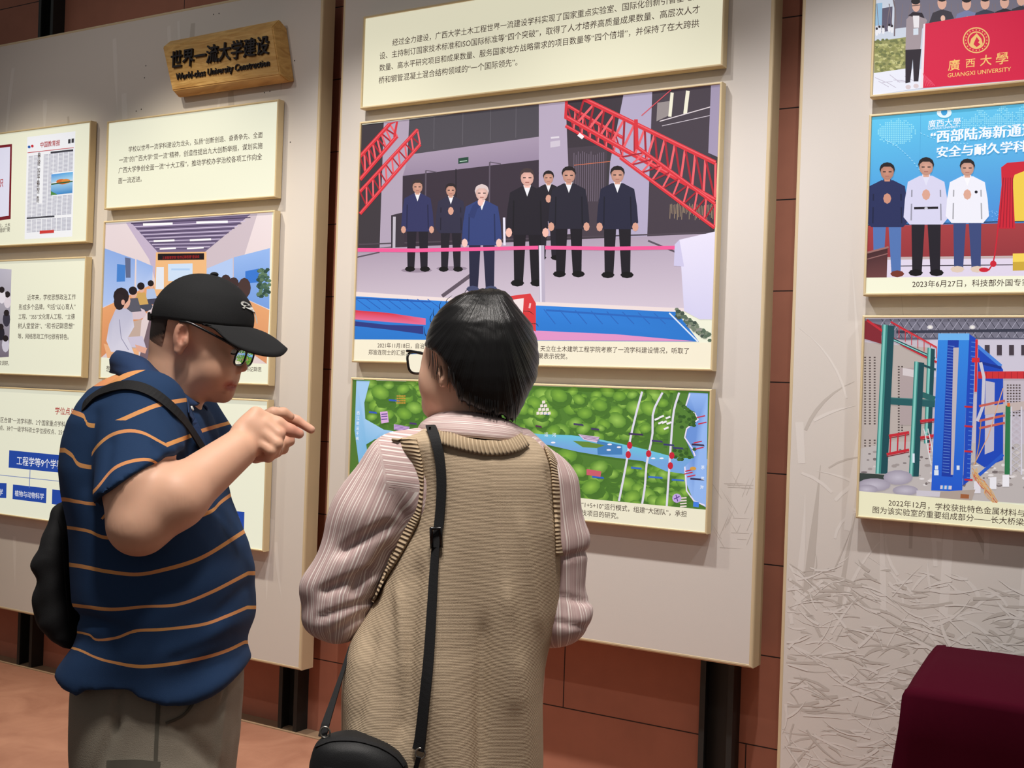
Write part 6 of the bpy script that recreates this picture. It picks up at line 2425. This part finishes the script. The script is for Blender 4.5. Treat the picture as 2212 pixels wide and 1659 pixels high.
at.data.foreach_set('value', np.array([(j * 5.5 + i * .12) for i in range(40) for j in range(6)], dtype=np.float32))
md = co.modifiers.new('thick', 'SOLIDIFY')
md.thickness = .003
md.offset = 0

# ---- the long knitted vest


def knit_nodes(nt, b):
    tc = n_(nt, 'ShaderNodeTexCoord')
    wv = n_(nt, 'ShaderNodeTexWave', bands_direction='Z')
    wv.inputs['Scale'].default_value = 128
    wv.inputs['Distortion'].default_value = 1.2
    wv.inputs['Detail'].default_value = 2
    wv.inputs['Detail Scale'].default_value = 3
    nt.links.new(tc.outputs['Object'], wv.inputs['Vector'])
    no = n_(nt, 'ShaderNodeTexNoise')
    no.inputs['Scale'].default_value = 260
    nt.links.new(tc.outputs['Object'], no.inputs['Vector'])
    ad = n_(nt, 'ShaderNodeMath', operation='MULTIPLY_ADD')
    ad.inputs[1].default_value = .6
    nt.links.new(no.outputs['Fac'], ad.inputs[0])
    nt.links.new(wv.outputs['Fac'], ad.inputs[2])
    mx = n_(nt, 'ShaderNodeMix', data_type='RGBA')
    mx.inputs[6].default_value = lin((180, 160, 134))
    mx.inputs[7].default_value = lin((194, 174, 148))
    nt.links.new(wv.outputs['Fac'], mx.inputs[0])
    nt.links.new(mx.outputs[2], b.inputs['Base Color'])
    b.inputs['Roughness'].default_value = .9
    b.inputs['Specular IOR Level'].default_value = .15
    bp = n_(nt, 'ShaderNodeBump')
    bp.inputs['Strength'].default_value = .3
    bp.inputs['Distance'].default_value = .002
    nt.links.new(ad.outputs[0], bp.inputs['Height'])
    nt.links.new(bp.outputs['Normal'], b.inputs['Normal'])


m_knit = attr_mat('beige_knit', knit_nodes)
vrows = [(915, 925, 1122, .085), (932, 905, 1140, .098), (945, 862, 1158, .106), (965, 866, 1178, .116), (993, 880, 1199, .124), (1036, 889, 1207, .130), (1094, 886, 1212, .134), (1140, 874, 1216, .137), (1194, 851, 1217, .140), (1235, 836, 1216, .142), (1309, 802, 1213, .146), (1370, 770, 1203, .150), (1403, 758, 1193, .154), (1488, 742, 1176, .160), (1572, 731, 1168, .165), (1659, 722, 1163, .17), (1860, 700, 1150, .175), (1880, 705, 1146, .17)]
Vs = Clay(DW, .0065)
Vs.loft(vrows, .02, 2.5)
# scooped neck at the back
Vs.cut(lambda px, py, c: (np.interp(px, [880, 928, 960, 1029, 1090, 1125, 1160], [930, 922, 936, 950, 952, 935, 935]) - py) * S, .006)
v, q = Vs.skin(2)
N = normals(v, q)
v = folds(v, N, .003, 21, 14, (1, .35, 1))
px, py = pix(v)
lo_ = np.clip((py - 1150) / 350, 0, 1)
v = v + N * (lo_ * .010 * np.sin((px - 720 - (py - 1200) * .06) * .036 + .6 * np.sin(py * .006)))[:, None]
for (x0_, y0_, x1_, y1_, w_, am) in ((1065, 1010, 1095, 1300, 14, -.004), (1095, 1300, 1100, 1500, 16, -.006), (1130, 1150, 1165, 1330, 14, -.005), (1045, 1380, 1040, 1659, 16, .010), (900, 1250, 870, 1560, 18, .008), (800, 1400, 780, 1540, 14, .008), (860, 1300, 880, 1640, 12, -.006), (1120, 1450, 1128, 1659, 16, -.006), (1190, 1040, 1212, 1160, 8, .006), (975, 960, 1090, 968, 10, -.004)):
    L_ = np.hypot(x1_ - x0_, y1_ - y0_)
    t = ((px - x0_) * (x1_ - x0_) + (py - y0_) * (y1_ - y0_)) / L_ ** 2
    dd = np.abs((px - x0_) * (y1_ - y0_) - (py - y0_) * (x1_ - x0_)) / L_
    v = v - N * (am * np.exp(-(dd / w_) ** 2) * np.exp(-((np.clip(t, 0, 1) - t) * L_ / 40) ** 2))[:, None]
vest = skin_obj('knitted_vest', v, q, m_knit, wom)
wv_ = Wrap((v, q))


def rib_nodes(nt, b):
    at = n_(nt, 'ShaderNodeAttribute', attribute_name='rib')
    sn = n_(nt, 'ShaderNodeMath', operation='SINE')
    nt.links.new(at.outputs['Fac'], sn.inputs[0])
    mr = n_(nt, 'ShaderNodeMapRange')
    mr.inputs[1].default_value = -1
    nt.links.new(sn.outputs[0], mr.inputs[0])
    mx = n_(nt, 'ShaderNodeMix', data_type='RGBA')
    mx.inputs[6].default_value = lin((160, 138, 110))
    mx.inputs[7].default_value = lin((194, 172, 142))
    nt.links.new(mr.outputs[0], mx.inputs[0])
    nt.links.new(mx.outputs[2], b.inputs['Base Color'])
    b.inputs['Roughness'].default_value = .9
    bp = n_(nt, 'ShaderNodeBump')
    bp.inputs['Strength'].default_value = .7
    bp.inputs['Distance'].default_value = .004
    nt.links.new(mr.outputs[0], bp.inputs['Height'])
    nt.links.new(bp.outputs['Normal'], b.inputs['Normal'])


m_rib = attr_mat('ribbed_knit', rib_nodes)


def rib_band(name, up, lw, n, zu, zl, ribs, parent, thick=.004):
    """ribbed trim between two edge lines, hugging the vest"""
    U, L = spline(up, n), spline(lw, n)
    m_ = 5
    V, r = [], []
    for i in range(n):
        for j in range(m_):
            t = j / (m_ - 1)
            x, y = U[i] * (1 - t) + L[i] * t
            hp, hn = wv_.hit(x, y, .0045, -1)
            if hp[2] < 0:
                z = zu + (zl - zu) * t
                hp = cam_pt(x, y, DW + (z(i / (n - 1)) if callable(z) else z))
            V.append(hp)
            r.append(ribs * i / (n - 1) * 6.283)
    V = np.array(V).reshape(n, m_, 3)
    for _ in range(3):
        V[1:-1] = .5 * V[1:-1] + .25 * (V[:-2] + V[2:])
    V = V.reshape(-1, 3)
    Q = [(i * m_ + j, i * m_ + j + 1, (i + 1) * m_ + j + 1, (i + 1) * m_ + j) for i in range(n - 1) for j in range(m_ - 1)]
    o = cmesh(name, V, Q, m_rib, parent, True)
    at = o.data.attributes.new('rib', 'FLOAT', 'POINT')
    at.data.foreach_set('value', np.array(r, dtype=np.float32))
    md = o.modifiers.new('thick', 'SOLIDIFY')
    md.thickness = thick
    md.offset = 0
    return o


rib_band('neckband', [(928, 922), (960, 938), (1000, 946), (1050, 952), (1095, 950), (1122, 936)], [(934, 950), (960, 962), (1005, 976), (1060, 986), (1110, 980), (1140, 966)], 90, -.09, -.11, 30, vest)
rib_band('armhole_trim', [(846, 949), (872, 985), (886, 1036), (884, 1094), (872, 1140), (848, 1196), (828, 1244), (806, 1300)], [(902, 950), (915, 1000), (918, 1050), (912, 1110), (896, 1150), (866, 1205), (838, 1250), (809, 1302)], 80, -.05, -.09, 44, vest)
rib_band('armhole_trim', [(1172, 966), (1186, 1010), (1190, 1063), (1196, 1140), (1198, 1200)], [(1196, 990), (1206, 1020), (1208, 1063), (1214, 1140), (1214, 1200)], 60, -.07, -.04, 30, vest)

# ---- trousers and shoes below the vest
m_tw = mat('dark_trousers', (52, 50, 54), .85, noise=.1, nscale=30)
Tq = Clay(DW, .009)
Tq.loft([(1700, 760, 1120, .15), (1850, 755, 1120, .15), (1900, 765, 1115, .14)], .03)
Tq.cone((850, 1880, 0), (850, 2540, .02), .10, .07, .03)
Tq.cone((1030, 1880, 0), (1020, 2540, .02), .10, .07, .03)
v, q = Tq.skin(1)
skin_obj('trousers', v, q, m_tw, wom)
gy = H / 2 + 1.5 / S
for x_ in (848, 1018):
    Sh = Clay(DW, .009)
    Sh.ball((x_ - 10, gy - 52, .02), (.045, .05, .06), .02)
    Sh.ball((x_ - 40, gy - 40, .09), (.045, .04, .10), .03)
    Sh.cut(lambda px, py, c: (py - gy + 2) * S, .004)
    v, q = Sh.skin(1)
    v[:, 1] -= to_world(v)[:, 2].min()
    skin_obj('shoe', v, q, m_shoe, wom)

# ---- black crossbody bag at her left hip
bag = empty('crossbody_bag', to_world(cam_pt(770, 1700, DW - .16))[0])
tag(bag, 'small black crossbody bag at the left hip of the person in the beige vest', 'bag')
DB = DW - .15
Cb = Clay(DB, .005)
Cb.loft([(1582, 735, 765, .012), (1586, 712, 790, .024), (1594, 690, 815, .038), (1606, 679, 840, .046), (1622, 673, 862, .05), (1645, 667, 882, .052), (1700, 662, 892, .055), (1780, 664, 890, .055), (1800, 672, 880, .05), (1808, 690, 860, .035)], .01, 2.4)
v, q = Cb.skin(2)
N = normals(v, q)
v = folds(v, N, .0022, 9, 24)
m_bag = mat('black_nylon', (22, 23, 25), .6, noise=.1, nscale=200, bump=.12, bscale=600)
skin_obj('bag_body', v, q, m_bag, bag)
wq = Wrap((v, q))
strip_on(wq, [(684, 1612), (720, 1600), (768, 1600), (815, 1612), (852, 1632), (872, 1655)], 30, .008, .003, -.0005, DB, 'zipper', m_black, bag)
strip_on(wq, [(700, 1660), (760, 1668), (830, 1668), (880, 1664)], 20, .006, .002, -.0003, DB, 'front_seam', m_black, bag)


def on_vest(path, n, off, sm=6, lim=None):
    P, NN = [], []
    for i, p in enumerate(spline(path, n)):
        hp, hn = wv_.hit(p[0], p[1], off, -1)
        if hp[2] < 0 or len(p) > 2 and p[2] < 0:
            hp, hn = cam_pt(p[0], p[1], DW - .10), np.array([0, 0, -1.])
        P.append(hp)
        NN.append(hn)
    P, NN = np.array(P), np.array(NN)
    for _ in range(sm):
        P[1:-1] = .5 * P[1:-1] + .25 * (P[:-2] + P[2:])
        NN[1:-1] = .5 * NN[1:-1] + .25 * (NN[:-2] + NN[2:])
    return P, NN / np.linalg.norm(NN, axis=1)[:, None]


P, NN = on_vest([(930, 928), (945, 955), (955, 1000), (958, 1060), (954, 1120), (948, 1165)], 36, .006)
cmesh('strap', *ribbon(P, NN, [.017] * 36, .003), m_black, bag)
P, NN = on_vest([(948, 1160), (943, 1210), (937, 1290), (931, 1390), (924, 1490), (914, 1590), (908, 1618)], 40, .007)
cmesh('strap', *ribbon(P, NN, np.linspace(.013, .021, 40), .003), m_black, bag)
P, NN = wv_.hit(948, 1163, .012, DW - .13)
cmesh('strap_buckle', *tube([P + np.array([dx, dy, 0]) for dx, dy in ((-.008, .016), (.008, .016), (.009, -.015), (-.007, -.017), (-.008, .016), (.008, .016))], .0032, 8, False), m_plastic, bag, True)
P0 = cam_pt(757, 1398, DW - .02)
pth = [cam_pt(757, 1398, DW - .05), cam_pt(741, 1452, DW - .08), cam_pt(722, 1510, DW - .11), cam_pt(704, 1565, DW - .14), cam_pt(697, 1592, DW - .15)]
cmesh('strap', *ribbon(pth, [np.array([-.3, 0, -1.])] * 5, [.005, .007, .010, .014, .014], .003), m_black, bag)
for (x_, y_, z_) in ((908, 1628, -.165), (702, 1582, -.155)):
    c = cam_pt(x_, y_, DW + z_)
    ring = [c + np.array([.008 * math.cos(a_), .009 * math.sin(a_), 0]) for a_ in np.linspace(0, 2 * math.pi, 17)]
    cmesh('metal_ring', *tube(ring, .0018, 8, False), m_metal, bag, True)
cmesh('strap', *ribbon([cam_pt(905, 1634, DW - .165), cam_pt(898, 1660, DW - .16), cam_pt(888, 1690, DW - .155)], [np.array([0, 0, -1.])] * 3, .008, .003), m_black, bag)
